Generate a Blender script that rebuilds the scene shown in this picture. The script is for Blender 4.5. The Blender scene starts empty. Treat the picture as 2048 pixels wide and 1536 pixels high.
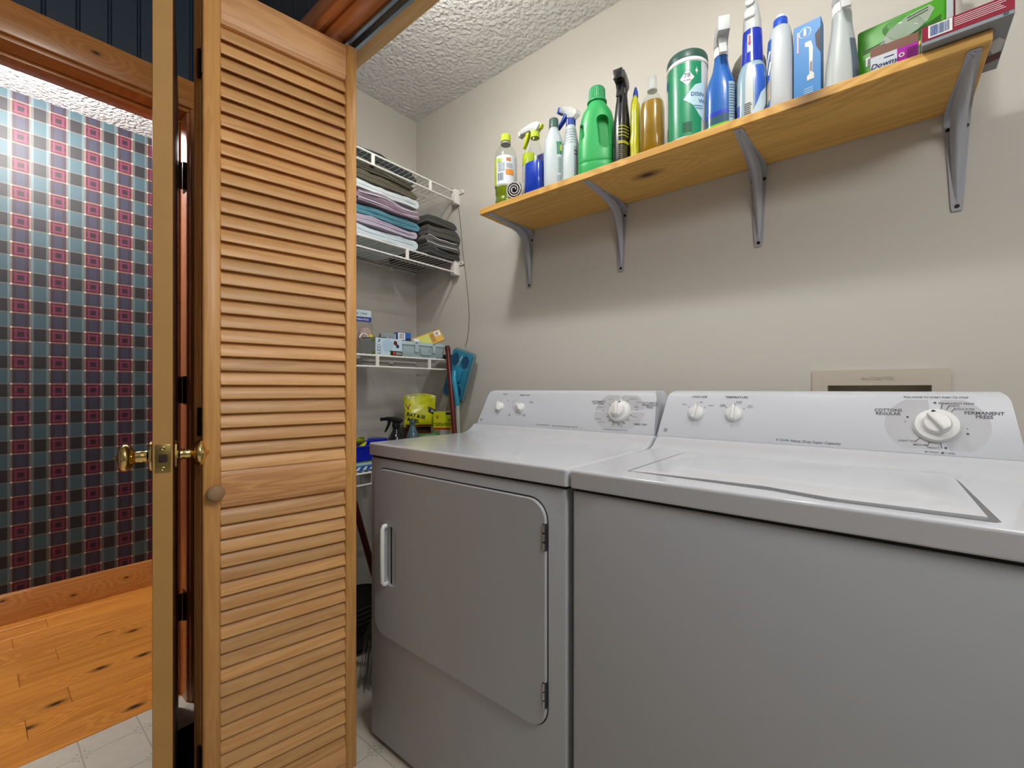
import bpy, bmesh, math, random
from mathutils import Vector, Matrix
R = math.radians
S = bpy.context.scene
COL = S.collection
random.seed(4)

# ------------------------------------------------------------------ camera, light, exposure
cam = bpy.data.cameras.new('camera')
co = bpy.data.objects.new('camera', cam)
COL.objects.link(co)
co.location = (0, 0, 1.077)
co.rotation_euler = (R(90), 0, R(39.43))
cam.sensor_width = 36
cam.lens = 889 / 2048 * 36
cam.shift_y = 9 / 2048
cam.clip_start = .02
S.camera = co
S.view_settings.view_transform = 'Standard'
S.view_settings.look = 'None'
S.view_settings.gamma = 1
S.view_settings.use_curve_mapping = False
S.view_settings.exposure = 0.66

w = bpy.data.worlds.new('world')
S.world = w
w.use_nodes = True
w.node_tree.nodes['Background'].inputs[0].default_value = (.8, .85, 1, 1)
w.node_tree.nodes['Background'].inputs[1].default_value = .02


def lamp(name, loc, watts, col, radius):
    l = bpy.data.lights.new(name, 'POINT')
    l.energy = watts
    l.color = col
    l.shadow_soft_size = radius
    o = bpy.data.objects.new(name, l)
    COL.objects.link(o)
    o.location = loc
    return o


def panel(name, loc, watts, col, sx, sy):
    l = bpy.data.lights.new(name, 'AREA')
    l.shape = 'RECTANGLE'
    l.size, l.size_y = sx, sy
    l.energy = watts
    l.color = col
    o = bpy.data.objects.new(name, l)
    COL.objects.link(o)
    o.location = loc
    return o


for lx, pw in ((-1.0, 3.1), (-.22, 2.5)):  # left lamp follows the shelf shadow; right one added to even the brightness
    d = panel('closet_lamp_and_fill', (lx, .77, 2.34), pw, (1, .99, .98), .10, .10)
    d.data.shape = 'DISK'
    lamp('closet_ceiling_fill', (lx, .80, 2.28), pw * .75, (1, .99, .98), .05)  # added point light that lifts the ceiling, no bulb of its own
lamp('hall_ceiling_light', (-2.53, .09, 2.35), 40, (1, .97, .94), .11)
lamp('room_ceiling_light', (.70, .44, 2.2), 38, (1, .99, .97), .30)


# ------------------------------------------------------------------ materials
def lin(h):
    if not isinstance(h, str):
        return (*h, 1)
    h = h.lstrip('#')
    v = [int(h[i:i + 2], 16) / 255 for i in (0, 2, 4)]
    return tuple([c / 12.92 if c <= .04045 else ((c + .055) / 1.055) ** 2.4 for c in v] + [1])


MATS = {}


def newmat(name):
    m = bpy.data.materials.new(name)
    m.use_nodes = True
    nt = m.node_tree
    return m, nt, nt.nodes['Principled BSDF']


def add_bump(nt, b, scale, strength, dist=.002, kind='noise', vec=None):
    t = nt.nodes.new('ShaderNodeTexCoord')
    n = nt.nodes.new('ShaderNodeTexNoise' if kind == 'noise' else 'ShaderNodeTexVoronoi')
    n.inputs['Scale'].default_value = scale
    if kind == 'noise':
        n.inputs['Detail'].default_value = 4
    nt.links.new(vec or t.outputs['Object'], n.inputs['Vector'])
    bp = nt.nodes.new('ShaderNodeBump')
    bp.inputs['Strength'].default_value = strength
    bp.inputs['Distance'].default_value = dist
    nt.links.new(n.outputs[0], bp.inputs['Height'])
    nt.links.new(bp.outputs[0], b.inputs['Normal'])
    return n


def M(col, rough=.5, metal=0, trans=0, alpha=1, coat=0, bump=None, ior=1.45, var=0):
    key = (col, rough, metal, trans, alpha, coat, bump, ior, var)
    if key in MATS:
        return MATS[key]
    m, nt, b = newmat('paint_%s' % (col if isinstance(col, str) else 'c%d' % len(MATS)))
    b.inputs['Base Color'].default_value = lin(col)
    b.inputs['Roughness'].default_value = rough
    b.inputs['Metallic'].default_value = metal
    b.inputs['Transmission Weight'].default_value = trans
    b.inputs['Alpha'].default_value = alpha
    b.inputs['Coat Weight'].default_value = coat
    b.inputs['IOR'].default_value = ior
    if var:
        t = nt.nodes.new('ShaderNodeTexCoord')
        n = nt.nodes.new('ShaderNodeTexNoise')
        n.inputs['Scale'].default_value = 14
        n.inputs['Detail'].default_value = 6
        nt.links.new(t.outputs['Object'], n.inputs['Vector'])
        mx = nt.nodes.new('ShaderNodeMix')
        mx.data_type = 'RGBA'
        c = lin(col)
        mx.inputs[6].default_value = tuple(x * (1 - var) for x in c[:3]) + (1,)
        mx.inputs[7].default_value = tuple(min(1, x * (1 + var)) for x in c[:3]) + (1,)
        nt.links.new(n.outputs[0], mx.inputs[0])
        nt.links.new(mx.outputs[2], b.inputs['Base Color'])
    if bump:
        add_bump(nt, b, *bump)
    MATS[key] = m
    return m


def wood(name, c1, c2, cd, axis=2, scale=1., rough=.42, knots=.0, coat=0., var=.22, kscale=3.0, cross=1):
    m, nt, b = newmat(name)
    N, L = nt.nodes, nt.links
    t = N.new('ShaderNodeTexCoord')
    oi = N.new('ShaderNodeObjectInfo')
    mul = N.new('ShaderNodeMath'); mul.operation = 'MULTIPLY'; mul.inputs[1].default_value = 17.3
    L.new(oi.outputs['Random'], mul.inputs[0])
    cmb = N.new('ShaderNodeCombineXYZ')
    for i in range(3):
        L.new(mul.outputs[0], cmb.inputs[i])
    va = N.new('ShaderNodeVectorMath'); va.operation = 'ADD'
    L.new(t.outputs['Object'], va.inputs[0]); L.new(cmb.outputs[0], va.inputs[1])
    mp = N.new('ShaderNodeMapping')
    sc = [1, 1, 1]; sc[axis] = .07
    mp.inputs['Scale'].default_value = sc
    L.new(va.outputs[0], mp.inputs['Vector'])
    n1 = N.new('ShaderNodeTexNoise')
    n1.inputs['Scale'].default_value = 22 * scale
    n1.inputs['Detail'].default_value = 3
    n1.inputs['Distortion'].default_value = .9
    L.new(mp.outputs[0], n1.inputs['Vector'])
    # growth rings: sine of the noise
    ms = N.new('ShaderNodeMath'); ms.operation = 'MULTIPLY'; ms.inputs[1].default_value = 34
    L.new(n1.outputs[0], ms.inputs[0])
    si = N.new('ShaderNodeMath'); si.operation = 'SINE'; L.new(ms.outputs[0], si.inputs[0])
    mr = N.new('ShaderNodeMapRange'); mr.inputs[1].default_value = -1; L.new(si.outputs[0], mr.inputs[0])
    mix1 = N.new('ShaderNodeMix'); mix1.data_type = 'RGBA'
    mix1.inputs[6].default_value = lin(c1); mix1.inputs[7].default_value = lin(c2)
    n2 = N.new('ShaderNodeTexNoise'); n2.inputs['Scale'].default_value = 5 * scale; n2.inputs['Detail'].default_value = 5
    L.new(mp.outputs[0], n2.inputs['Vector'])
    av = N.new('ShaderNodeMath'); av.operation = 'MULTIPLY'
    L.new(mr.outputs[0], av.inputs[0]); L.new(n2.outputs[0], av.inputs[1])
    L.new(av.outputs[0], mix1.inputs[0])
    out = mix1.outputs[2]
    if knots:
        sx = N.new('ShaderNodeSeparateXYZ'); L.new(va.outputs[0], sx.inputs[0])
        cb = N.new('ShaderNodeCombineXYZ')
        kg = N.new('ShaderNodeMath'); kg.operation = 'MULTIPLY'; kg.inputs[1].default_value = .5
        L.new(sx.outputs[axis], kg.inputs[0]); L.new(kg.outputs[0], cb.inputs[0]); L.new(sx.outputs[cross], cb.inputs[1])
        vo = N.new('ShaderNodeTexVoronoi'); vo.voronoi_dimensions = '2D'; vo.inputs['Scale'].default_value = kscale
        L.new(cb.outputs[0], vo.inputs['Vector'])
        # rings bend round the knot
        kb = N.new('ShaderNodeMapRange'); kb.inputs[1].default_value = 0; kb.inputs[2].default_value = .3
        kb.inputs[3].default_value = .75; kb.inputs[4].default_value = 0
        L.new(vo.outputs['Distance'], kb.inputs[0])
        ad = N.new('ShaderNodeMath'); ad.operation = 'ADD'
        L.new(n1.outputs[0], ad.inputs[0]); L.new(kb.outputs[0], ad.inputs[1])
        L.new(ad.outputs[0], ms.inputs[0])
        kr = N.new('ShaderNodeMapRange')
        kr.inputs[1].default_value = .02 * knots; kr.inputs[2].default_value = .12 * knots
        kr.inputs[3].default_value = 1; kr.inputs[4].default_value = 0
        L.new(vo.outputs['Distance'], kr.inputs[0])
        pw = N.new('ShaderNodeMath'); pw.operation = 'POWER'; pw.inputs[1].default_value = 1.3
        L.new(kr.outputs[0], pw.inputs[0])
        mk = N.new('ShaderNodeMix'); mk.data_type = 'RGBA'
        L.new(pw.outputs[0], mk.inputs[0]); L.new(out, mk.inputs[6]); mk.inputs[7].default_value = lin(cd)
        out = mk.outputs[2]
    hs = N.new('ShaderNodeHueSaturation')
    vr = N.new('ShaderNodeMapRange')
    vr.inputs[3].default_value = 1 - var; vr.inputs[4].default_value = 1 + var * .6
    L.new(oi.outputs['Random'], vr.inputs[0]); L.new(vr.outputs[0], hs.inputs['Value'])
    L.new(out, hs.inputs['Color'])
    L.new(hs.outputs[0], b.inputs['Base Color'])
    b.inputs['Roughness'].default_value = rough
    b.inputs['Coat Weight'].default_value = coat
    b.inputs['Coat Roughness'].default_value = .15
    bp = N.new('ShaderNodeBump'); bp.inputs['Strength'].default_value = .12; bp.inputs['Distance'].default_value = .001
    L.new(n1.outputs[0], bp.inputs['Height']); L.new(bp.outputs[0], b.inputs['Normal'])
    return m


PINE_L = wood('louver_pine', '#e3b073', '#c98d51', '#5a2c10', axis=0, scale=1.2, rough=.45, coat=.04, var=.2)
PINE_S = wood('stile_pine', '#d9a25e', '#bb8244', '#5a2c10', axis=2, scale=1.6, rough=.45, coat=.04, var=.04)
PINE_RAIL = wood('rail_pine', '#dda66e', '#b07444', '#5a2c10', axis=0, scale=1.2, rough=.45, coat=.04, var=.05)
PINE_SHELF = wood('shelf_pine', '#dcae5c', '#b8802f', '#47200a', axis=0, scale=.8, rough=.5, knots=.9, var=.02, kscale=3.4, cross=1)
PINE_TRIM_Y = wood('trim_pine_y', '#cf8d4a', '#a9642a', '#3f1a08', axis=1, scale=.8, rough=.35, knots=.55, coat=.25, var=.06, kscale=6, cross=2)
PINE_TRIM_X = wood('trim_pine_x', '#d3844a', '#ad602b', '#3f1a08', axis=0, scale=.8, rough=.35, knots=.5, coat=.2, var=.06, kscale=6, cross=2)
PINE_TRIM_Z = wood('trim_pine_z', '#d98a58', '#b56c40', '#3f1a08', axis=2, scale=.8, rough=.3, knots=.3, coat=.35, var=.05, kscale=6, cross=1)
PINE_RAW = wood('raw_pine', '#d9b983', '#c49f62', '#6a4a20', axis=0, scale=.8, rough=.55, knots=.4, var=.02)
PINE_FLOOR = wood('floor_pine', '#dd9440', '#b0641f', '#2a0f04', axis=1, scale=.7, rough=.3, knots=.85, coat=.25, var=.10, kscale=4.5, cross=0)
DOOR_DARK = wood('door_brown', '#6b4424', '#4e2f18', '#2a1408', axis=2, scale=1, rough=.4, var=.02)
MDF = M('#b98d50', .6, bump=(260, .25, .001), var=.12)


def mathn(nt):
    def f(op, a, b=None, c=None):
        n = nt.nodes.new('ShaderNodeMath')
        n.operation = op
        for i, v in enumerate((a, b, c)):
            if v is None:
                continue
            if isinstance(v, (int, float)):
                n.inputs[i].default_value = v
            else:
                nt.links.new(v, n.inputs[i])
        return n.outputs[0]
    return f


def mixc(nt, fac, a, b):
    n = nt.nodes.new('ShaderNodeMix')
    n.data_type = 'RGBA'
    n.clamp_factor = True
    for i, v in ((0, fac), (6, a), (7, b)):
        if isinstance(v, (int, float)):
            n.inputs[i].default_value = v
        elif isinstance(v, str):
            n.inputs[i].default_value = lin(v)
        else:
            nt.links.new(v, n.inputs[i])
    return n.outputs[2]


def plaid_mat():
    m, nt, b = newmat('plaid_wallpaper')
    f = mathn(nt)
    t = nt.nodes.new('ShaderNodeTexCoord')
    sp = nt.nodes.new('ShaderNodeSeparateXYZ')
    nt.links.new(t.outputs['Object'], sp.inputs[0])
    u = f('FRACT', f('ADD', f('DIVIDE', f('SUBTRACT', sp.outputs[1], .113), .1235), 40))
    v = f('FRACT', f('ADD', f('DIVIDE', f('SUBTRACT', sp.outputs[2], 2.343), .1310), 40))

    def rng(x, a, c):
        return f('MULTIPLY', f('GREATER_THAN', x, a), f('LESS_THAN', x, c))

    def band(x):
        A = f('LESS_THAN', x, .53)
        edge = f('ADD', rng(x, 0, .05), rng(x, .48, .53))
        pale = f('ADD', rng(x, .53, .60), rng(x, .93, 1.0))
        pink = f('ADD', rng(x, .105, .175), rng(x, .355, .425))
        core = rng(x, .19, .34)
        return A, edge, pale, pink, core
    AU, EU, LU, PU, CU = band(u)
    AV, EV, LV, PV, CV = band(v)
    both = f('MULTIPLY', AU, AV)
    cu = mixc(nt, AV, '#364c54', '#191b20')
    ca = mixc(nt, AV, '#2c242e', '#301019')
    ca = mixc(nt, f('MULTIPLY', f('MULTIPLY', rng(u, .15, .38), f('SUBTRACT', 1, AV)), .55), ca, '#30354a')
    col = mixc(nt, AU, cu, ca)
    # thin weft threads in the dark rows
    wv = f('MULTIPLY', f('MULTIPLY', f('ADD', PV, CV), f('SUBTRACT', 1, AU)), .22)
    col = mixc(nt, wv, col, '#35252a')
    pk = f('MULTIPLY', f('MAXIMUM', f('MULTIPLY', PU, rng(v, .05, .48)), f('MULTIPLY', PV, rng(u, .05, .48))), both)
    pin = f('MULTIPLY', f('MAXIMUM', f('MULTIPLY', PU, rng(v, .09, .44)), f('MULTIPLY', PV, rng(u, .09, .44))), both)
    col = mixc(nt, f('MULTIPLY', pk, .35), col, '#4c1a2a')
    col = mixc(nt, f('MULTIPLY', pin, .7), col, '#682444')
    col = mixc(nt, f('MULTIPLY', f('MULTIPLY', CU, CV), .75), col, '#15111a')
    ed = f('MAXIMUM', EU, EV)
    onA = f('MAXIMUM', f('MULTIPLY', EU, AV), f('MULTIPLY', EV, AU))
    col = mixc(nt, f('MULTIPLY', ed, .30), col, '#8a8680')
    col = mixc(nt, f('MULTIPLY', onA, .60), col, '#8c5646')
    col = mixc(nt, f('MULTIPLY', f('MULTIPLY', EU, EV), .9), col, '#cdbba6')
    col = mixc(nt, f('MULTIPLY', LU, .14), col, '#a9b4ae')
    # woven thread
    th = f('MULTIPLY', f('ADD', f('SINE', f('MULTIPLY', sp.outputs[1], 2600)), 1), .07)
    col = mixc(nt, th, col, '#0c0c10')
    nt.links.new(col, b.inputs['Base Color'])
    b.inputs['Roughness'].default_value = .55
    b.inputs['Specular IOR Level'].default_value = .38
    n = nt.nodes.new('ShaderNodeTexNoise'); n.inputs['Scale'].default_value = 160
    nt.links.new(t.outputs['Object'], n.inputs['Vector'])
    bp = nt.nodes.new('ShaderNodeBump'); bp.inputs['Strength'].default_value = .15; bp.inputs['Distance'].default_value = .001
    nt.links.new(n.outputs[0], bp.inputs['Height']); nt.links.new(bp.outputs[0], b.inputs['Normal'])
    return m


def vinyl_mat():
    m, nt, b = newmat('printed_vinyl')
    f = mathn(nt)
    t = nt.nodes.new('ShaderNodeTexCoord')
    sp = nt.nodes.new('ShaderNodeSeparateXYZ')
    nt.links.new(t.outputs['Object'], sp.inputs[0])
    u = f('FRACT', f('ADD', f('DIVIDE', f('ADD', sp.outputs[0], 1.154), .1615), 40.5))
    v = f('FRACT', f('ADD', f('DIVIDE', f('SUBTRACT', sp.outputs[1], .205), .1395), 40.5))
    du = f('ABSOLUTE', f('SUBTRACT', u, .5))
    dv = f('ABSOLUTE', f('SUBTRACT', v, .5))
    line = f('MAXIMUM', f('LESS_THAN', du, .011), f('LESS_THAN', dv, .013))

    def near(x, c, wd):
        return f('LESS_THAN', f('ABSOLUTE', f('SUBTRACT', x, c)), wd)
    tick = f('MAXIMUM', f('MULTIPLY', near(du, .055, .012), near(dv, .12, .03)), f('MULTIPLY', near(dv, .06, .012), near(du, .11, .03)))
    n = nt.nodes.new('ShaderNodeTexNoise'); n.inputs['Scale'].default_value = 30; n.inputs['Detail'].default_value = 8
    nt.links.new(t.outputs['Object'], n.inputs['Vector'])
    col = mixc(nt, n.outputs[0], '#d4cdbf', '#c2baab')
    col = mixc(nt, f('MULTIPLY', line, .55), col, '#857d72')
    col = mixc(nt, f('MULTIPLY', tick, .55), col, '#7d766c')
    nt.links.new(col, b.inputs['Base Color'])
    b.inputs['Roughness'].default_value = .42
    return m


def popcorn_mat():
    m, nt, b = newmat('popcorn_ceiling')
    b.inputs['Base Color'].default_value = lin('#e4e3e2')
    b.inputs['Roughness'].default_value = .9
    t = nt.nodes.new('ShaderNodeTexCoord')
    vo = nt.nodes.new('ShaderNodeTexVoronoi'); vo.feature = 'SMOOTH_F1'; vo.inputs['Scale'].default_value = 62
    n = nt.nodes.new('ShaderNodeTexNoise'); n.inputs['Scale'].default_value = 60; n.inputs['Detail'].default_value = 3
    nt.links.new(t.outputs['Object'], n.inputs['Vector'])
    va = nt.nodes.new('ShaderNodeVectorMath'); va.operation = 'MULTIPLY_ADD'
    va.inputs[1].default_value = (.02, .02, .02)
    nt.links.new(n.outputs['Color'], va.inputs[0]); nt.links.new(t.outputs['Object'], va.inputs[2])
    nt.links.new(va.outputs[0], vo.inputs['Vector'])
    f = mathn(nt)
    hgt = f('MULTIPLY', f('SUBTRACT', 1, f('MULTIPLY', vo.outputs['Distance'], 1.4)), n.outputs[0])
    bp = nt.nodes.new('ShaderNodeBump'); bp.inputs['Strength'].default_value = .95; bp.inputs['Distance'].default_value = .016
    nt.links.new(hgt, bp.inputs['Height']); nt.links.new(bp.outputs[0], b.inputs['Normal'])
    return m


PLAID, VINYL, POPCORN = plaid_mat(), vinyl_mat(), popcorn_mat()
WALL = M('#cdc9c0', .62, bump=(220, .08, .001))
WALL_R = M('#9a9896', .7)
NAVY = M('#2f3d4c', .45, bump=(120, .08, .001))
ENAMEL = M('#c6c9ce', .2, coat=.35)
ENAMEL_SHADED = M('#b3b7bc', .42)  # same enamel as the tops, darkened to put shade into the fronts
CONSOLE = M('#cdd1d8', .38)
PRINT_G = M('#b9bbc0', .45)
INK = M('#4a4b50', .5)
BLACK = M('#0d0d0e', .5)
DGREY = M('#2b2c2e', .5)
WHITE = M('#e6e7e6', .4)
WIRE = M('#e4e2dc', .35, coat=.2)
BRASS = M('#e6cb84', .12, 1)
BRASS_D = M('#a8945c', .32, 1)
STEEL = M('#b9bcc0', .25, 1)
BRONZE = M('#3a2f26', .35, 1)
BRACKET = M('#a9abb3', .42)
def clear_mat():
    m, nt, b = newmat('clear_plastic')
    tr, gl = nt.nodes.new('ShaderNodeBsdfTransparent'), nt.nodes.new('ShaderNodeBsdfGlossy')
    tr.inputs[0].default_value = (.93, .96, .95, 1)
    gl.inputs['Roughness'].default_value = .07
    lw = nt.nodes.new('ShaderNodeLayerWeight'); lw.inputs[0].default_value = .5
    f = mathn(nt)
    fc = f('ADD', .035, f('MULTIPLY', f('POWER', lw.outputs['Facing'], 4), .45))
    mx = nt.nodes.new('ShaderNodeMixShader')
    nt.links.new(fc, mx.inputs[0]); nt.links.new(tr.outputs[0], mx.inputs[1]); nt.links.new(gl.outputs[0], mx.inputs[2])
    nt.links.new(mx.outputs[0], nt.nodes['Material Output'].inputs['Surface'])
    nt.nodes.remove(b)
    return m


CLEAR = clear_mat()
CLEAR2 = M('#d5dada', .25, alpha=.5)


# ------------------------------------------------------------------ mesh helpers
class G:
    def __init__(s):
        s.v = []; s.f = []

    def add(s, vs, fs):
        k = len(s.v)
        s.v += [tuple(p) for p in vs]
        s.f += [tuple(i + k for i in q) for q in fs]
        return s

    def box(s, x0, x1, y0, y1, z0, z1):
        return s.add([(x0, y0, z0), (x1, y0, z0), (x1, y1, z0), (x0, y1, z0), (x0, y0, z1), (x1, y0, z1), (x1, y1, z1), (x0, y1, z1)],
                     [(0, 3, 2, 1), (4, 5, 6, 7), (0, 1, 5, 4), (1, 2, 6, 5), (2, 3, 7, 6), (3, 0, 4, 7)])

    def loft(s, rings, cap0=True, cap1=True):
        n = len(rings[0]); vs = [p for r in rings for p in r]; fs = []
        for i in range(len(rings) - 1):
            for j in range(n):
                a = i * n + j; b = i * n + (j + 1) % n
                fs.append((a, b, b + n, a + n))
        if cap0:
            fs.append(tuple(range(n - 1, -1, -1)))
        if cap1:
            k = (len(rings) - 1) * n
            fs.append(tuple(range(k, k + n)))
        return s.add(vs, fs)

    def prism(s, poly, axis, a, b):
        def P(p, t):
            return [(t, p[0], p[1]), (p[0], t, p[1]), (p[0], p[1], t)][axis]
        return s.loft([[P(p, a) for p in poly], [P(p, b) for p in poly]])

    def lathe(s, prof, n=24, mtx=None):
        rings = [[(r * math.cos(2 * math.pi * j / n), r * math.sin(2 * math.pi * j / n), z) for j in range(n)] for r, z in prof]
        if mtx is not None:
            rings = [[tuple(mtx @ Vector(p)) for p in r] for r in rings]
        return s.loft(rings)

    def tube(s, path, r, n=8, flat=1.0):
        path = [Vector(p) for p in path]; rings = []
        up = None
        for i, p in enumerate(path):
            d = (path[min(i + 1, len(path) - 1)] - path[max(i - 1, 0)]).normalized()
            if up is None:
                up = Vector((0, 0, 1)) if abs(d.z) < .9 else Vector((1, 0, 0))
            a = d.cross(up).normalized(); b = a.cross(d).normalized(); up = b
            rr = r[i] if isinstance(r, (list, tuple)) else r
            rings.append([tuple(p + a * rr * math.cos(2 * math.pi * j / n) + b * rr * flat * math.sin(2 * math.pi * j / n)) for j in range(n)])
        return s.loft(rings)

    def xf(s, m):
        s.v = [tuple(m @ Vector(p)) for p in s.v]
        return s

    def build(s, name, mat, parent=None, bevel=0, seg=2, smooth=35, loc=None, rot=None, recalc=True):
        me = bpy.data.meshes.new(name)
        me.from_pydata(s.v, [], s.f)
        bm = bmesh.new(); bm.from_mesh(me)
        if recalc:
            bmesh.ops.recalc_face_normals(bm, faces=bm.faces)
        if bevel:
            es = [e for e in bm.edges if len(e.link_faces) == 2 and e.calc_face_angle(0) > .5]
            bmesh.ops.bevel(bm, geom=es, offset=bevel, segments=seg, affect='EDGES', profile=.5, clamp_overlap=True)
        bm.to_mesh(me); bm.free()
        if smooth:
            me.shade_smooth()
            me.set_sharp_from_angle(angle=R(smooth))
        me.materials.append(mat)
        o = bpy.data.objects.new(name, me)
        COL.objects.link(o)
        if parent is not None:
            o.parent = parent
        if loc is not None:
            o.location = loc
        if rot is not None:
            o.rotation_euler = rot
        return o


def tag(o, label=None, cat=None, group=None, kind=None):
    for k, v in (('label', label), ('category', cat), ('group', group), ('kind', kind)):
        if v:
            o[k] = v
    return o


def thing(name, label, cat, loc=(0, 0, 0), rz=0, group=None, kind=None):
    o = bpy.data.objects.new(name, None)
    o.empty_display_size = .05
    COL.objects.link(o)
    o.location = loc
    o.rotation_euler = (0, 0, rz)
    return tag(o, label, cat, group, kind)


def clone(o, parent, loc=None, rot=None):
    c = o.copy()
    COL.objects.link(c)
    c.parent = parent
    if loc is not None:
        c.location = loc
    if rot is not None:
        c.rotation_euler = rot
    return c


def rrect(cx, cy, hx, hy, r, n=6):
    pts = []
    for sx, sy, a0 in ((1, 1, 0), (-1, 1, 90), (-1, -1, 180), (1, -1, 270)):
        for k in range(n + 1):
            a = R(a0 + 90 * k / n)
            pts.append((cx + sx * (hx - r) + r * math.cos(a), cy + sy * (hy - r) + r * math.sin(a)))
    return pts


def holed(outer, inner, put, depth_put=None, name='plate', mat=None, parent=None, smooth=35):
    """flat plate with a hole; put(u,v)->point; depth_put lines the hole inward and closes it"""
    bm = bmesh.new()
    vo = [bm.verts.new(put(*p)) for p in outer]
    vi = [bm.verts.new(put(*p)) for p in inner]
    es = [bm.edges.new((a[i], a[(i + 1) % len(a)])) for a in (vo, vi) for i in range(len(a))]
    bmesh.ops.triangle_fill(bm, edges=es, use_beauty=True)
    if depth_put:
        vd = [bm.verts.new(depth_put(*p)) for p in inner]
        for i in range(len(vi)):
            j = (i + 1) % len(vi)
            bm.faces.new((vi[i], vi[j], vd[j], vd[i]))
        bm.faces.new(vd)
    bmesh.ops.recalc_face_normals(bm, faces=bm.faces)
    me = bpy.data.meshes.new(name); bm.to_mesh(me); bm.free()
    me.shade_smooth(); me.set_sharp_from_angle(angle=R(smooth))
    me.materials.append(mat)
    o = bpy.data.objects.new(name, me); COL.objects.link(o)
    if parent is not None:
        o.parent = parent
    return o


_tc = {}


def text_geo(s, size, bold=0, shear=0, align='CENTER', xs=1.0):
    key = (s, size, bold, shear, align, xs)
    if key not in _tc:
        c = bpy.data.curves.new('t', 'FONT')
        c.body = s; c.size = size; c.offset = bold * size; c.shear = shear
        c.align_x = align; c.align_y = 'CENTER'; c.resolution_u = 2; c.space_line = .85
        o = bpy.data.objects.new('t', c); COL.objects.link(o)
        bpy.context.view_layer.update()
        me = bpy.data.meshes.new_from_object(o.evaluated_get(bpy.context.evaluated_depsgraph_get()))
        _tc[key] = ([(v.co.x * xs, v.co.y) for v in me.vertices], [tuple(p.vertices) for p in me.polygons])
        bpy.data.objects.remove(o); bpy.data.curves.remove(c); bpy.data.meshes.remove(me)
    return _tc[key]


def dice(vs, fs, mx):
    """split flat print so that it can follow a curved skin"""
    bm = bmesh.new()
    bv = [bm.verts.new((x, y, 0)) for x, y in vs]
    for f in fs:
        try:
            bm.faces.new([bv[i] for i in f])
        except ValueError:
            pass
    for _ in range(6):
        bmesh.ops.triangulate(bm, faces=bm.faces)
        es = [e for e in bm.edges if abs(e.verts[0].co.x - e.verts[1].co.x) > mx or e.calc_length() > mx * 2]
        if not es:
            break
        bmesh.ops.subdivide_edges(bm, edges=es, cuts=1)
    bm.verts.index_update()
    out = [(v.co.x, v.co.y) for v in bm.verts], [tuple(v.index for v in f.verts) for f in bm.faces]
    bm.free()
    return out


def letters(parent, items, put, mat, name='lettering'):
    """items: (string, u, v, size[, opts]), each string its own flat print; put(u,v)->point"""
    out = []
    for it in items:
        st, u, v, size = it[:4]
        kw = dict(it[4]) if len(it) > 4 else {}
        rot = kw.pop('rot', 0)
        vs, fs = text_geo(st, size, **kw)
        c_, s_ = math.cos(R(rot)), math.sin(R(rot))
        vs = [(u + x * c_ - y * s_, v + x * s_ + y * c_) for x, y in vs]
        if getattr(put, 'curved', 0):
            vs, fs = dice(vs, fs, .004)
        o = G().add([put(*q) for q in vs], fs).build(name, mat, parent, smooth=0, recalc=False)
        if len(st) > 1:
            o['kind'] = 'stuff'
        out.append(o)
    return out


def flats(parent, quads, put, mat, name='print'):
    """quads: list of polygons in (u,v)"""
    g = G()
    for q in quads:
        vs, fs = list(q), [tuple(range(len(q)))]
        if getattr(put, 'curved', 0):
            vs, fs = dice(vs, fs, .004)
        g.add([put(*p) for p in vs], fs)
    return g.build(name, mat, parent, smooth=0, recalc=False)


def rect(u0, u1, v0, v1):
    return [(u0, v0), (u1, v0), (u1, v1), (u0, v1)]


def bars(u0, u1, v0, v1, n, seed=1, vertical=True):
    rnd = random.Random(seed); out = []
    L = (u1 - u0) if vertical else (v1 - v0)
    p = 0
    step = L / n
    for i in range(n):
        wd = step * rnd.uniform(.25, .7)
        a = i * step
        out.append(rect(u0 + a, u0 + a + wd, v0, v1) if vertical else rect(u0, u1 - (u1 - u0) * rnd.uniform(0, .35), v0 + a, v0 + a + step * .5))
    return out


# superellipse-section bottles: sections (z, rx, ry, e)
def sec_at(secs, z):
    if z <= secs[0][0]:
        return secs[0][1:]
    for a, b in zip(secs, secs[1:]):
        if z <= b[0]:
            t = (z - a[0]) / (b[0] - a[0] + 1e-9)
            return tuple(a[k] + (b[k] - a[k]) * t for k in range(1, 4))
    return secs[-1][1:]


def sup(a, rx, ry, e, off=0):
    c_, s_ = math.cos(a), math.sin(a)
    return ((rx + off) * math.copysign(abs(c_) ** (2 / e), c_), (ry + off) * math.copysign(abs(s_) ** (2 / e), s_))


def smooth_secs(secs, k=3):
    secs = [tuple(s) + ((2.0,) if len(s) == 3 else ()) for s in secs]
    out = []
    n = len(secs)
    for i in range(n - 1):
        p0, p1, p2, p3 = secs[max(i - 1, 0)], secs[i], secs[i + 1], secs[min(i + 2, n - 1)]
        for j in range(k):
            t = j / k
            row = [p1[0] + (p2[0] - p1[0]) * t]
            for q in range(1, 4):
                # limited tangents keep straight walls straight
                d1 = 0 if (p1[q] - p0[q]) * (p2[q] - p1[q]) <= 0 else (p2[q] - p0[q]) / 2
                d2 = 0 if (p2[q] - p1[q]) * (p3[q] - p2[q]) <= 0 else (p3[q] - p1[q]) / 2
                lim = 1.2 * abs(p2[q] - p1[q])
                d1 = max(-lim, min(lim, d1)); d2 = max(-lim, min(lim, d2))
                h = t
                row.append((2 * h**3 - 3 * h**2 + 1) * p1[q] + (h**3 - 2 * h**2 + h) * d1 + (-2 * h**3 + 3 * h**2) * p2[q] + (h**3 - h**2) * d2)
            out.append(tuple(row))
    out.append(secs[-1])
    return out


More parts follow.
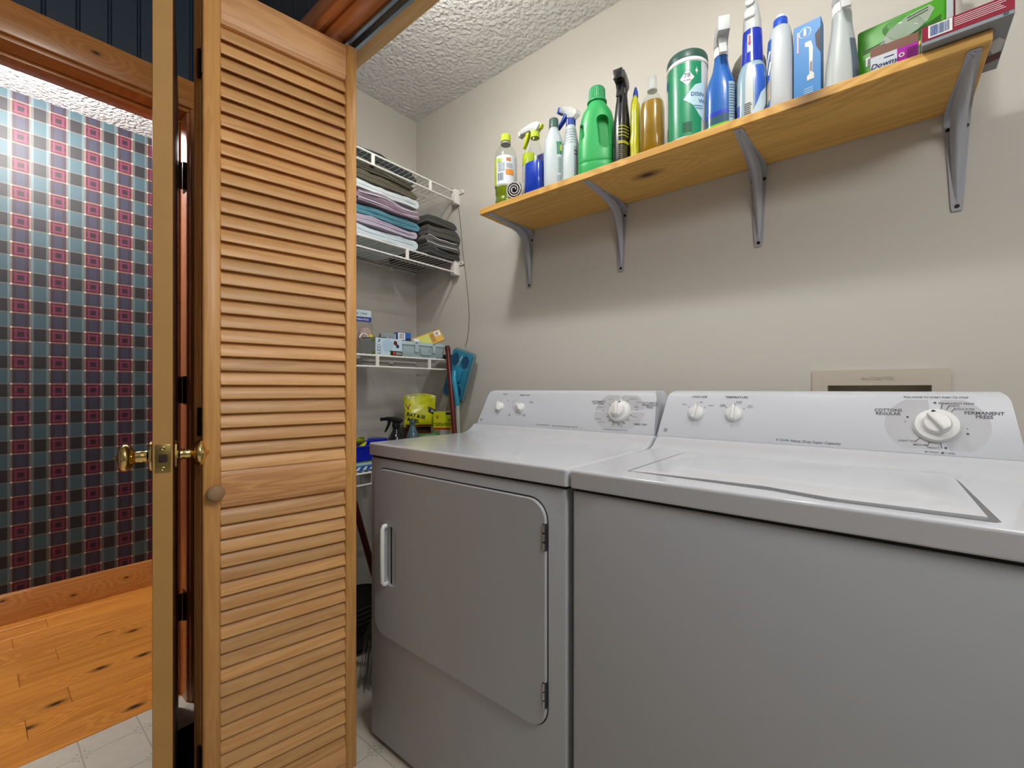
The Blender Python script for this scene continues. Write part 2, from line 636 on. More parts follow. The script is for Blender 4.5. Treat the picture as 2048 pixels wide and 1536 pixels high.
def body(parent, name, secs, mat, n=32, k=3):
    ss = smooth_secs(secs, k)
    g = G()
    g.loft([[(*sup(2 * math.pi * j / n, rx, ry, e), z) for j in range(n)] for z, rx, ry, e in ss])
    o = g.build(name, mat, parent, smooth=50)
    return o, ss


def surf(ss, off=.0007):
    """returns put(angle_degrees, z) on the bottle skin"""
    def put(a, z):
        rx, ry, e = sec_at(ss, z)
        return (*sup(R(a), rx, ry, e, off), z)
    return put


def patch(parent, ss, a0, a1, z0, z1, mat, off=.0005, name='label', na=14, nz=8):
    p = surf(ss, off); g = G()
    vs = [p(a0 + (a1 - a0) * i / na, z0 + (z1 - z0) * j / nz) for j in range(nz + 1) for i in range(na + 1)]
    fs = [(j * (na + 1) + i, j * (na + 1) + i + 1, (j + 1) * (na + 1) + i + 1, (j + 1) * (na + 1) + i) for j in range(nz) for i in range(na)]
    return g.add(vs, fs).build(name, mat, parent, smooth=60, recalc=False)


def wrap(ss, a_mid, r, off=.0012, zc=0):
    """metric coordinates (metres along the girth, height) on the bottle skin"""
    p = surf(ss, off)

    def put(u, v):
        return p(a_mid + math.degrees(u / r), zc + v)
    put.curved = 1
    return put


def cap(parent, name, z0, z1, r, mat, ribs=0, r2=None, n=24):
    r2 = r if r2 is None else r2
    g = G()
    if ribs:
        n = ribs * 2
        def rg(rr, z, k):
            return [((rr - k * (j % 2)) * math.cos(2 * math.pi * j / n), (rr - k * (j % 2)) * math.sin(2 * math.pi * j / n), z) for j in range(n)]
        g.loft([rg(r, z0, r * .06), rg(r2, z1 - r * .15, r * .06), rg(r2 * .9, z1, 0)])
        return g.build(name, mat, parent, smooth=20)
    g.lathe([(r, z0), (r2, z1 - r * .12), (r2 * .93, z1 - r * .03), (r2 * .85, z1)], n)
    return g.build(name, mat, parent, smooth=40)


def struct(name, g, mat, label, cat, parent=None, **kw):
    o = g.build(name, mat, parent, **kw)
    if parent is None:
        tag(o, label, cat, kind='structure')
    return o

# ------------------------------------------------------------------ the setting
H = 2.45
struct('floor', G().box(-1.885, 1.1, -1.6, 1.46, -.03, 0), VINYL, 'off-white vinyl floor printed with a tile pattern', 'floor')
fl = struct('floor_hall', G().box(-3.08, -1.885, -1.6, 2.0, -.05, -.02), PINE_FLOOR, 'varnished knotty pine plank floor of the hallway', 'floor')
xw = -1.887
pl = None
k = 0
while xw > -3.05:
    wd = .1245
    x0 = max(xw - wd, -3.078)
    g = G().box(-wd / 2 + .0007, wd / 2 - .0007, -.9, .9, -.022, 0)
    for yc in (-.9 + (k % 3) * .11, .9 + (k % 3) * .11 + .0008):
        if pl is None:
            pl = g.build('plank', PINE_FLOOR, fl, bevel=.0012, seg=1, smooth=0, loc=(xw - wd / 2, yc, 0))
        else:
            clone(pl, fl, (xw - wd / 2, yc, 0), (0, 0, 0))
    xw -= wd
    k += 1
# closet back wall with the hole of the washer outlet box
OX0, OX1, OZ0, OZ1 = -.103, .1, .97, 1.085
holed([(-1.84, 0), (1.1, 0), (1.1, H), (-1.84, H)], [(OX0, OZ0), (OX1, OZ0), (OX1, OZ1), (OX0, OZ1)],
      lambda u, v: (u, 1.46, v), name='wall_back', mat=WALL)
tag(bpy.data.objects['wall_back'], 'beige painted wall behind the washer and dryer', 'wall', kind='structure')
struct('wall_left', G().box(-1.9, -1.84, .72, 1.52, 0, H), WALL, 'beige painted closet wall behind the wire shelves', 'wall', smooth=0)
struct('wall_right', G().box(1.1, 1.16, -1.6, 1.52, 0, H), WALL_R, 'painted wall on the far right of the laundry room', 'wall', smooth=0)
struct('wall_rear', G().box(-1.98, 1.16, -1.66, -1.6, 0, H), WALL_R, 'painted wall behind the viewer', 'wall', smooth=0)
wf = struct('wall_front', G().box(-1.84, -1.36, .605, .735, 0, H).box(-1.36, 1.1, .605, .735, 2.075, H), WALL, 'closet front wall over the bifold opening, clad in navy boards', 'wall', smooth=0)
wd_ = struct('wall_doorway', G().box(-1.98, -1.842, -1.6, -.36, 0, H).box(-1.98, -1.842, .488, .735, 0, H).box(-1.98, -1.842, -.36, .488, 2.045, H),
             WALL_R, 'wall around the hall doorway, clad in navy boards above', 'wall', smooth=0)
struct('wall_hall', G().box(-3.14, -3.08, -1.6, 2.0, 0, H), PLAID, 'hallway wall with red and teal plaid wallpaper', 'wall', smooth=0)
struct('wall_hall_end', G().box(-3.14, -1.9, 2.0, 2.06, 0, H).box(-3.14, -1.9, -1.66, -1.6, 0, H), WALL_R, 'end walls of the hallway', 'wall', smooth=0)
struct('wall_hall_side', G().box(-1.905, -1.90, .735, 2.0, 0, H), WALL_R, 'hallway side of the closet wall', 'wall', smooth=0)
struct('ceiling', G().box(-1.9, 1.16, -1.6, 1.52, H, H + .03), POPCORN, 'white popcorn textured ceiling of the laundry closet', 'ceiling', smooth=0)
struct('ceiling_hall', G().box(-3.14, -1.9, -1.66, 2.06, H, H + .03), POPCORN, 'white popcorn textured ceiling of the hallway', 'ceiling', smooth=0)
struct('baseboard_hall', G().prism([(-3.08, 0), (-3.062, 0), (-3.062, .128), (-3.068, .139), (-3.08, .139)], 1, -1.6, 2.0), PINE_TRIM_Y,
       'knotty pine baseboard under the plaid wallpaper', 'baseboard')
struct('baseboard_left', G().box(-1.84, -1.828, .735, 1.46, 0, .08), WHITE, 'white baseboard of the closet behind the broom', 'baseboard', bevel=.002)

# navy bead boards, each its own piece
BB = [(-.5, 0), (.40, 0), (.42, -.22), (.44, 0), (.475, .10), (.5, -.3)]


def board(wd, z0, z1, th=.008):
    prof = [(-.5 * wd, -th)] + [(-.5 * wd, -.003), (-.485 * wd, 0), (.36 * wd, 0), (.375 * wd, -.004), (.39 * wd, 0), (.43 * wd, .0012), (.47 * wd, 0), (.5 * wd, -.004)] + [(.5 * wd, -th)]
    return G().prism(prof, 2, z0, z1)


bo = None
y = .126 - .0705 * 24
while y < .58:
    loc = (-1.833, y + .0352, 0)
    rot = (0, 0, R(-90))
    if bo is None:
        bo = board(.0705, 2.115, H - .001).build('board', NAVY, wd_, smooth=25, loc=loc, rot=rot)
    else:
        clone(bo, wd_, loc, rot)
    y += .0705
bo2 = None
x = -1.80
while x < 1.0:
    loc = (x + .0405, .597, 0)
    rot = (0, 0, R(180))
    if bo2 is None:
        bo2 = board(.081, 2.09, H - .001).build('board', NAVY, wf, smooth=25, loc=loc, rot=rot)
    else:
        clone(bo2, wf, loc, rot)
    x += .081

# pine trim: hall doorway
tr = thing('trim_1', 'orange pine jamb and casing around the hall doorway', 'door trim', kind='structure')
G().box(-1.836, -1.817, -.5, .56, 2.037, 2.132).build('head_casing', PINE_TRIM_Y, tr, bevel=.004)
G().box(-1.985, -1.830, -.38, .49, 2.025, 2.045).build('head_jamb', PINE_TRIM_Y, tr, bevel=.002)
G().box(-1.945, -1.895, -.36, .468, 2.012, 2.025).build('head_stop', PINE_TRIM_Y, tr, bevel=.003)
G().box(-2.0, -1.98, -.5, .56, 2.035, 2.13).build('head_casing', PINE_TRIM_Y, tr, bevel=.004)
G().box(-1.985, -1.830, .468, .49, 0, 2.025).build('side_jamb', PINE_TRIM_Z, tr, bevel=.004)
G().box(-1.985, -1.830, -.38, -.36, 0, 2.025).build('side_jamb', PINE_TRIM_Z, tr, bevel=.003)
G().box(-1.95, -1.905, .458, .468, 0, 2.012).build('side_stop', PINE_TRIM_Z, tr, bevel=.003)
G().box(-1.836, -1.817, .476, .56, 0, 2.037).build('side_casing', PINE_TRIM_Z, tr, bevel=.006, seg=3)
G().box(-2.0, -1.98, .476, .56, 0, 2.035).build('side_casing', PINE_TRIM_Z, tr, bevel=.006, seg=3)
G().box(-1.836, -1.817, -.455, -.37, 0, 2.037).build('side_casing', PINE_TRIM_Z, tr, bevel=.006, seg=3)

# pine trim: closet opening with the bifold track
tr = thing('trim_2', 'pine header and jamb of the closet opening with steel bifold track', 'door trim', kind='structure')
G().box(-1.43, 1.1, .58, .598, 2.046, 2.10).build('head_casing', PINE_TRIM_X, tr, bevel=.004)
G().box(-1.36, 1.1, .598, .668, 2.056, 2.075).build('head_jamb', PINE_TRIM_X, tr, bevel=.002)
G().box(-1.36, 1.1, .612, .640, 2.046, 2.056).build('head_stop', PINE_TRIM_X, tr, bevel=.003)
G().box(-1.36, 1.1, .703, .747, 2.050, 2.075).build('head_lining', PINE_RAW, tr, bevel=.002)
G().box(-1.38, -1.355, .598, .747, 0, 2.05).build('side_jamb', PINE_TRIM_Z, tr, bevel=.002)
G().box(-1.43, -1.352, .58, .598, 0, 2.046).build('side_casing', PINE_TRIM_Z, tr, bevel=.004)
TR_ = M('#9fb0bb', .3, .9)
g = G().box(-1.33, 1.1, .668, .703, 2.066, 2.072).box(-1.33, 1.1, .668, .6705, 2.046, 2.066).box(-1.33, 1.1, .7005, .703, 2.046, 2.066)
g.box(-1.33, 1.1, .6705, .677, 2.046, 2.048).box(-1.33, 1.1, .694, .7005, 2.046, 2.048)
g.build('track', TR_, tr, smooth=0)

# ------------------------------------------------------------------ swing door
DL = .714
d1 = thing('door_1', 'brown hollow door standing open edge-on with brass knobs', 'door', (-1.83, .446, 0), math.atan2(-.1782, .6915), kind='structure')
G().box(.004, DL - .002, -.034, 0, .012, 2.03).build('slab', DOOR_DARK, d1, bevel=.0015)
G().box(DL - .0025, DL, -.0335, -.0005, .012, 2.03).build('edge_strip', MDF, d1, bevel=.0006, seg=1)
lp = G().box(DL - .0005, DL + .0016, -.0295, -.0035, .932 - .029, .932 + .029).build('latch_plate', BRASS_D, d1, bevel=.0007)
for dz in (-.021, .021):
    G().lathe([(.0038, 0), (.0042, .0008), (.003, .0014), (.0012, .0006)], 12, Matrix.Translation((DL + .0014, -.0165, .932 + dz)) @ Matrix.Rotation(R(90), 4, 'Y')).build('screw', BRASS_D, lp)
G().prism(rrect(-.0165, .932, .0075, .0085, .003), 0, DL + .0005, DL + .0022).build('latch_bolt', M('#5a4a44', .35, .8), lp)
# knob: profile along its own axis
KN = [(.0005, .000), (.030, .000), (.0325, .003), (.031, .007), (.020, .010), (.0125, .013), (.011, .020), (.0125, .024), (.0115, .027), (.0115, .034),
      (.016, .038), (.0245, .043), (.0285, .050), (.0285, .056), (.024, .062), (.014, .066), (.006, .068), (.002, .0735), (.0003, .075)]
KN = [(r_, z_ * .88) for r_, z_ in KN]
for side in (1, -1):
    m = Matrix.Translation((DL - .06, 0 if side > 0 else -.034, .932)) @ Matrix.Rotation(R(-90 * side), 4, 'X')
    G().lathe(KN[:5] + [(.0005, .0090)], 32, m).build('rosette', BRASS, d1, smooth=50)
    G().lathe([(.0005, .0085)] + KN[5:], 32, m).build('knob', BRASS, d1, smooth=50)
inv = Matrix.Translation(d1.location) @ Matrix.Rotation(d1.rotation_euler.z, 4, 'Z')
inv = inv.inverted()
for z in (1.80, 1.072, .335):
    hg = G().box(-1.866, -1.832, .4655, .4685, z - .045, z + .045).xf(inv).build('hinge', BRONZE, d1, bevel=.0005)
    G().tube([(-1.824, .462, z - .047), (-1.824, .462, z + .047)], .0062, 10).xf(inv).build('knuckle', BRONZE, hg, smooth=40)
    G().box(-.003, .004, -.030, .010, z - .045, z + .045).build('leaf', BRONZE, hg)

# ------------------------------------------------------------------ bifold louvre door
d2 = thing('door_2', 'folded pine louvre bifold door with round wooden knob', 'bifold door', (-1.126, .686, 0), 0, kind='structure')
WP, ZB, ZT, TH = .357, .02, 2.028, .028
rzA = math.atan2(-.986, -.168)
hl = Vector((-.060 - .0292, -.352 + .0045, 0))
fB = Vector((-.27, .963, 0))
rzB = math.atan2(fB.y, fB.x)
offB = hl + Vector((-.963, -.27, 0)) * .029
placeA = lambda p: ((Matrix.Rotation(rzA, 4, 'Z') @ Vector(p)), (0, 0, rzA))
placeB = lambda p: (offB + (Matrix.Rotation(rzB, 4, 'Z') @ Vector(p)), (0, 0, rzB))


def stile(x0, x1):
    return G().prism([(x0, -TH), (x1, -TH), (x1, -.004), (x1 - .003, 0), (x0 + .003, 0), (x0, -.004)], 2, ZB, ZT)


def rail(z0, z1):
    # profiled rail with a small ovolo on both edges
    prof = [(-TH + .003, z0), (-.006, z0), (-.004, z0 + .006), (-.001, z0 + .010), (-.001, z1 - .010), (-.004, z1 - .006), (-.006, z1), (-TH + .003, z1)]
    return G().prism(prof, 0, .030, .3225)


pitch = .0336
slat_prof = [(-.0045, .000), (-.0022, .0008), (-.0015, .003), (-.0215, .0460), (-.0240, .0470), (-.0262, .0457), (-.0262, .0440), (-.0065, .0008)]
slat_g = G().prism(slat_prof, 0, .0312, .3215)
zs = []
z = .884 - .0008
while z < 1.905:
    zs.append(z); z += .0337
z = .088
while z < .775:
    zs.append(z); z += .0335
protos = {}
for pn, place in (('A', placeA), ('B', placeB)):
    for nm, g, mat in (('stile', stile(0, .031), PINE_S), ('stile', stile(.3216, WP), PINE_S),
                       ('top_rail', rail(1.931, ZT), PINE_RAIL), ('middle_rail', rail(.797, .885), PINE_RAIL), ('bottom_rail', rail(ZB, .094), PINE_RAIL)):
        o = g.build(nm, mat, d2, bevel=.0012, seg=1)
        l, r = place((0, 0, 0)); o.location = l; o.rotation_euler = r
    for i, z in enumerate(zs):
        l, r = place((0, 0, z))
        if 's' not in protos:
            protos['s'] = slat_g.build('slat', PINE_L, d2, loc=l, rot=r, smooth=50)
        else:
            clone(protos['s'], d2, l, r)
# wooden knob
o = G().lathe([(.008, 0), (.0085, .006), (.012, .010), (.0175, .014), (.0185, .019), (.0165, .0235), (.010, .0265), (.0003, .0278)], 28).build('knob', M('#a3825f', .55, var=.1), d2, smooth=50)
l, r = placeA((.3345, 0, .838)); o.location = l; o.rotation_euler = (R(90), 0, rzA + R(180))
for z in (1.83, 1.0, .215):
    o = G().box(-.024, .024, -.001, .001, -.032, .032).build('hinge', BRONZE, d2)
    l, r = placeA((WP + .0008, -TH, z)); o.location = l; o.rotation_euler = (0, 0, rzA + R(90))
    kn = G().tube([(0, 0, -.033), (0, 0, .033)], .004, 8).build('knuckle', BRONZE, o)
    kn.location = (0, -.003, 0)
o = G().tube([(0, 0, 0), (0, 0, .03)], .004, 10).build('guide_pin', STEEL, d2)
l, r = placeA((.014, -.014, ZT)); o.location = l

# ------------------------------------------------------------------ washer and dryer
TANV = Vector((0, .06, .128)).normalized()
NRM = Vector((0, -.905, .424)).normalized()


def face(x0, off=.0006):
    """console face: (u from its middle, v up the slope) -> point in the machine's own frame"""
    o = Vector((x0, 1.25, .941))
    return lambda u, v: tuple(o + Vector((u, 0, 0)) + TANV * v + NRM * off)


def face_mtx(x0, u, v):
    o = Vector((x0, 1.25, .941)) + Vector((u, 0, 0)) + TANV * v
    m = Matrix.Identity(4)
    for i in range(3):
        m[i][0] = (1, 0, 0)[i]; m[i][1] = TANV[i]; m[i][2] = NRM[i]; m[i][3] = o[i]
    return m


def machine_shell(t, x0, x1, xc):
    bodyo = G().box(x0 + .005, x1 - .005, .784, 1.42, .015, .8668).build('body', ENAMEL_SHADED, t, bevel=.0045, seg=3)
    for fx in (x0 + .06, x1 - .06):
        for fy in (.84, 1.36):
            G().lathe([(.02, 0), (.02, .01), (.012, .016)], 16, Matrix.Translation((fx, fy, 0))).build('foot', BLACK, t)
    G().box(x0 + .009, x1 - .009, .7885, 1.41, .862, .878).build('seam', BLACK, t, smooth=0)
    # console with raked ends
    prof = [(1.25, .9415), (1.3015, 1.051), (1.307, 1.0615), (1.318, 1.068), (1.335, 1.070), (1.39, 1.070), (1.40, 1.06), (1.40, .9415)]
    def ring(s, ins):
        out = []
        for y, z in prof:
            tt = (z - .9415) / .1285
            hw = .353 - (.353 - .3385) * tt - ins
            if tt > .85:
                hw -= ((tt - .85) / .15) ** 2 * .010
            out.append((xc + s * hw, y, z))
        return out
    g = G().loft([ring(-1, 0), ring(-1, .0001), ring(1, .0001), ring(1, 0)])
    con = g.build('console', CONSOLE, t, bevel=.003, seg=2)
    return bodyo, con


def top_prof():
    p = [(.786, .8735), (.7795, .8735), (.7783, .8743), (.778, .876), (.778, .8775), (.778, .9045), (.778, .9055), (.7786, .908), (.7802, .910), (.7825, .911), (.784, .911), (1.160, .911), (1.165, .911)]
    for k in range(1, 9):
        s = k / 8
        p.append((1.165 + .072 * s, .911 + .030 * (s ** 2.4)))
    p += [(1.41, .941), (1.41, .8735)]
    return p


def top_panel(t, x0, x1):
    pr = top_prof()
    xs = [(x0, .75), (x0 + .0008, .42), (x0 + .003, .13), (x0 + .006, .02), (x0 + .008, 0), (x1 - .008, 0), (x1 - .006, .02), (x1 - .003, .13), (x1 - .0008, .42), (x1, .75)]
    rings = []
    for x, k in xs:
        r = []
        for y, z in pr:
            zz = z - .011 * k if z > .9 else z
            yy = y + .011 * k if y < .79 else y
            r.append((x, yy, zz))
        rings.append(r)
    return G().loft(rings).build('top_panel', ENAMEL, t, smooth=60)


def small_knob(con, x0, u, v, r, ang, name='knob'):
    m = face_mtx(x0, u, v) @ Matrix.Rotation(R(ang), 4, 'Z')
    o = G().lathe([(r, 0), (r * .98, .003), (r * .9, .007), (r * .75, .0095), (r * .3, .011), (.0003, .0112)], 28, m).build(name, WHITE, con, smooth=45)
    grip = [(-r * .22, -r * .9), (r * .22, -r * .9), (r * .13, r * .98), (-r * .13, r * .98)]
    G().prism(grip, 2, .004, .0205).xf(m).build('grip', WHITE, o, bevel=.0022)
    return o


def big_dial(con, x0, u, v, r, ang):
    m = face_mtx(x0, u, v)
    o = G().lathe([(r * 1.04, 0), (r * 1.04, .002), (r, .004), (r * .96, .010), (r * .74, .0125), (r * .66, .0135)], 40, m).build('dial', WHITE, con, smooth=40)
    m2 = m @ Matrix.Rotation(R(ang), 4, 'Z')
    k = G().lathe([(r * .66, .013), (r * .64, .018), (r * .56, .0225), (r * .3, .0245), (.0003, .025)], 36, m2).build('dial_knob', WHITE, o, smooth=45)
    G().prism([(-r * .17, -r * .6), (r * .17, -r * .6), (r * .11, r * .66), (-r * .11, r * .66)], 2, .018, .034).xf(m2).build('grip', WHITE, k, bevel=.003)
    mm = m @ Matrix.Rotation(R(ang * .25), 4, 'Z')
    G().add([tuple(mm @ Vector(p)) for p in ((-.0045, r * .78, .0132), (.0045, r * .78, .0132), (0, r * .93, .0116))], [(0, 1, 2)]).build('pointer', BLACK, o, smooth=0, recalc=False)
    return o


def ell(cu, cv, ru, rv, a0, a1, vmax, vmin, n=30):
    pts = []
    for i in range(n + 1):
        a = R(a0 + (a1 - a0) * i / n)
        pts.append((cu + ru * math.cos(a), max(vmin, min(vmax, cv + rv * math.sin(a)))))
    return pts


def ticks(cu, cv, r0, r1, angs, wd=.0009):
    out = []
    for a in angs:
        c_, s_ = math.cos(R(a)), math.sin(R(a))
        out.append([(cu + r0 * c_ - wd * s_, cv + r0 * s_ + wd * c_), (cu + r1 * c_ - wd * s_, cv + r1 * s_ + wd * c_), (cu + r1 * c_ + wd * s_, cv + r1 * s_ - wd * c_), (cu + r0 * c_ + wd * s_, cv + r0 * s_ - wd * c_)])
    return out


def ngon(cu, cv, r, n=10):
    return [(cu + r * math.cos(2 * math.pi * i / n), cv + r * math.sin(2 * math.pi * i / n)) for i in range(n)]


def emblem(con, put, u, v, r):
    q = []
    for i in range(20):
        a, b = 2 * math.pi * i / 20, 2 * math.pi * (i + 1) / 20
        q.append([(u + r * math.cos(a), v + r * math.sin(a)), (u + r * math.cos(b), v + r * math.sin(b)), (u + r * .74 * math.cos(b), v + r * .74 * math.sin(b)), (u + r * .74 * math.cos(a), v + r * .74 * math.sin(a))])
    flats(con, q, put, INK, 'emblem')
    letters(con, [('GE', u, v, r * .95, dict(shear=.25))], put, INK)


# dryer
DX0, DX1, DXC = -1.213, -.4935, -.851
t = thing('dryer', 'white clothes dryer with side-hinged front door, left of the washer', 'dryer', (0, 0, 0))
bo_, con = machine_shell(t, DX0, DX1, DXC)
top_panel(t, DX0, DX1)
put = face(DXC)
small_knob(con, DXC, -.2625, .072, .0185, 12)
small_knob(con, DXC, -.1625, .071, .0185, 42)
big_dial(con, DXC, .2315, .0713, .0345, 8)
cu, cv = .229, .0705
flats(con, [[(cu + .004, cv), (cu + .004, .126)] + [p for p in ell(cu, cv, .083, .068, 80, 8, .126, .014)] + [(cu, cv)],
            [(cu - .004, cv), (cu - .083, cv + .002)] + [p for p in ell(cu, cv, .083, .068, 176, 100, .126, .014)] + [(cu - .006, .126)],
            [(cu, cv - .002)] + [p for p in ell(cu, cv, .083, .068, 183, 360, .126, .0145)]], face(DXC, .0003), PRINT_G, 'dial_print')
flats(con, ticks(cu + .0025, cv, .038, .045, (62, 150, 205, 228, 252, 275, 300, 322, 345)) + [ngon(cu + .003, .1185, .0018), ngon(cu - .055, cv + .0005, .0018), ngon(cu + .058, cv + .008, .0018)], put, INK, 'dial_marks')['kind'] = 'stuff'
letters(con, [('START', -.2537, .1248, .0075, dict(bold=.01)), ('FABRIC CARE', -.158, .1225, .0075, dict(bold=.01)),
              ('ON', -.232, .098, .0055), ('OFF', -.205, .095, .005), ('ON', -.19, .1, .005), ('END OF\nCYCLE', -.118, .094, .0052), ('LOW\nHEAT', -.203, .042, .0052), ('HIGH\nHEAT', -.135, .043, .0052),
              ('AUTOMATIC\nCOTTONS', .152, .0995, .0085, dict(bold=.012)), ('AUTOMATIC\nPERMANENT\nPRESS', .325, .094, .0085, dict(bold=.012)), ('TIMED DRY', .306, .0315, .0085, dict(bold=.012)),
              ('MORE DRY', .268, .114, .0045), ('LESS DRY', .288, .103, .0045), ('LESS DRY', .192, .112, .0045), ('MORE DRY', .163, .083, .0045), ('COOL\nDOWN', .283, .088, .0045), ('80 MIN', .284, .055, .0045), ('60', .27, .043, .0045), ('40', .257, .032, .0045), ('20', .238, .025, .0045), ('10', .217, .025, .0045),
              ('DEWRINKLE', .163, .043, .0045), ('FLUFF AIR', .178, .033, .0045), ('* PREFERRED REGULAR SETTING', .2276, .0095, .0058),
              ('7 Cycle Automatic', -.045, .0112, .0075, dict(shear=.2)), ('Heavy Duty Extra Large Capacity', .047, .0105, .0075, dict(shear=.2))], put, INK)
emblem(con, put, -.3372, .0175, .0048)
# front door
dpoly = rrect(-.863, .590, .3145, .2455, .045, 7)
inner = rrect(-1.098, .587, .029, .087, .024, 6)
dr = holed(dpoly, inner, lambda u, v: (u, .7765, v), lambda u, v: (u + (.004 if u < -1.098 else -.012), .7828, v * .97 + .587 * .03), 'door', ENAMEL_SHADED, t, smooth=8)
bm = bmesh.new(); bm.from_mesh(dr.data)
rim = G().loft([[(x, .7765, z) for x, z in dpoly], [(x + (x + .863) * .006, .7785, z + (z - .59) * .007) for x, z in dpoly], [(x + (x + .863) * .006, .7865, z + (z - .59) * .007) for x, z in dpoly]], False, False)
bm.free()
rim.build('door_rim', ENAMEL_SHADED, dr, smooth=60)
G().prism(rrect(-.863, .590, .3195, .2505, .049, 7), 1, .7834, .7846).build('door_groove_shade', DGREY, t, smooth=40)  # dark plate paints in the shadow of the groove round the door
G().tube([(-1.119, .789, .672), (-1.119, .768, .672), (-1.119, .764, .664), (-1.119, .763, .587), (-1.119, .764, .510), (-1.119, .768, .502), (-1.119, .789, .502)], .0068, 10).build('handle', WHITE, dr, smooth=50)
for z0, z1 in ((.730, .788), (.394, .449)):
    hg = G().box(-.5545, -.5445, .7755, .7835, z0, z1).build('hinge', DGREY, t, bevel=.001, seg=1)
    for k in range(3):
        zz = z0 + (z1 - z0) * (k + .5) / 3
        G().tube([(-.5495, .775, zz - .008), (-.5495, .775, zz + .008)], .003, 8).build('knuckle', STEEL, hg)

# washer
WX0, WX1, WXC = -.488, .2165, -.1365
t = thing('washer', 'white top-loading washing machine with flat lid, right of the dryer', 'washer', (0, 0, 0))
bo_, con = machine_shell(t, WX0, WX1, WXC)
top_panel(t, WX0, WX1)
put = face(WXC)
small_knob(con, WXC, -.254, .0745, .0215, -8)
small_knob(con, WXC, -.157, .0755, .0215, -2)
big_dial(con, WXC, .2314, .0639, .0355, 38)
cu, cv = .2296, .0655
flats(con, [[(cu - .004, cv), (cu + .004, cv)][::-1] + [(cu - .010, .1235)] + ell(cu, cv, .081, .070, 104, 250, .1235, .012) + [(cu + .008, .012)],
            [(cu + .004, cv), (cu + .020, .0115)] + ell(cu, cv, .081, .070, 290, 436, .1235, .0115) + [(cu + .010, .1235)]], face(WXC, .0003), PRINT_G, 'dial_print')
flats(con, ticks(cu + .002, cv - .001, .039, .050, (78, 66, 54, 228, 252, 277), .0007) + [ngon(cu + .001, .1165, .0024), ngon(cu + .014, .0165, .0024)]
      + ticks(-.254, .0745, .026, .030, (90, 140, 38), .0008) + ticks(-.157, .0755, .026, .030, (90, 138, 36), .0008)
      + [ngon(cu - .047, .071, .0018, 3), ngon(cu + .047, .060, .0018, 3), ngon(.2135, .0056, .0022, 3)]
      + [ngon(cu - .043, .082, .0024, 8), ngon(cu + .047, .049, .0024, 8), ngon(.2385, .0055, .0024, 8)], put, INK, 'dial_marks')['kind'] = 'stuff'
letters(con, [('LOAD SIZE', -.2508, .1238, .0085, dict(bold=.01)), ('TEMPERATURE', -.1554, .1236, .0085, dict(bold=.01)),
              ('SMALL', -.288, .100, .0052), ('MED', -.244, .1075, .0052), ('LARGE', -.218, .098, .0052),
              ('COLD\nCOLD', -.187, .099, .0052), ('WARM\nCOLD', -.148, .1085, .0052), ('HOT\nCOLD', -.120, .098, .0052),
              ('6 Cycle', -.0433, .0118, .0088, dict(shear=.25, bold=.008)), ('Heavy Duty Super Capacity', .0226, .0108, .0088, dict(shear=.25, bold=.008)),
              ('PULL KNOB TO START PUSH TO STOP', .2311, .1290, .0058, dict(bold=.01)), ('COTTONS\nREGULAR', .1545, .0925, .0098, dict(bold=.022)), ('PERMANENT\nPRESS', .3015, .0905, .0098, dict(bold=.022)),
              ('PERMANENT PRESS', .2625, .1150, .0062, dict(bold=.01)), ('KNITS', .2595, .1095, .0058, dict(bold=.01)), ('DELICATES', .2745, .1030, .0058, dict(bold=.01)),
              ('LIGHT SOIL', .1857, .0272, .0058, dict(bold=.01)), ('MEDIUM', .2051, .0199, .0058, dict(bold=.01)), ('HEAVY', .2255, .0150, .0058, dict(bold=.01)),
              ('= WASH', .2235, .0056, .005), ('= SPIN', .2495, .0052, .005)], put, INK)
emblem(con, put, -.3309, .0194, .0052)
# lid: pillowed panel with rounded corners, a finger cut-out at the right of its front edge
lx0, lx1, ly0, ly1 = -.386, .107, .816, 1.160
G().prism([(lx0 - .003, ly0 + .024), (-.13, ly0 + .010), (-.06, ly0 - .012), (lx1 + .006, ly0 - .012), (lx1 + .012, ly0 - .004), (lx1 + .006, ly1 - .05), (lx1 + .002, ly1 + .003), (lx0 - .002, ly1 + .003)], 2, .9108, .9113).build('lid_gap', M('#6d6e70', .5), t, smooth=0)
NX, NY = 44, 26
vs, fs = [], []
for j in range(NY + 1):
    for i in range(NX + 1):
        a, b = i / NX, j / NY
        x = lx0 + (lx1 - lx0) * a
        fy = ly0 + .024 * (1 - min(1, max(0, (x + .15) / .10)) ** 1.0 * 1.0) - 0.006 * min(1, max(0, (x + .15) / .10))
        y = fy + (ly1 - fy) * b
        # distance to the rim, rounded super-ellipse pillow
        da, db = min(a, 1 - a) * (lx1 - lx0), min(b, 1 - b) * (ly1 - ly0)
        d = min(da, db)
        base = .9122 + .0075 * a ** .7
        dish = 0
        ea, eb = abs(a - .5) * 2, abs(b - .5) * 2
        q = (ea ** 4 + eb ** 4) ** .25
        dish = .0065 * max(0, min(1, (.93 - q) / .22)) ** 1.0
        s = max(0, min(1, (.93 - q) / .22)); dish = .0075 * (s * s * (3 - 2 * s))
        rim_ = -.004 * (1 - min(1, d / .008)) ** 2
        vs.append((x, y, base + dish * .55 + rim_ * (.25 + .75 * a)))
for j in range(NY):
    for i in range(NX):
        k0 = j * (NX + 1) + i
        fs.append((k0, k0 + 1, k0 + NX + 2, k0 + NX + 1))
border = [i for i in range(NX + 1)] + [j * (NX + 1) + NX for j in range(1, NY + 1)] + [NY * (NX + 1) + i for i in range(NX - 1, -1, -1)] + [j * (NX + 1) for j in range(NY - 1, 0, -1)]
nb = len(vs)
vs += [(vs[i][0], vs[i][1], .9105) for i in border]
for q in range(len(border)):
    p = (q + 1) % len(border)
    fs.append((border[q], border[p], nb + p, nb + q))
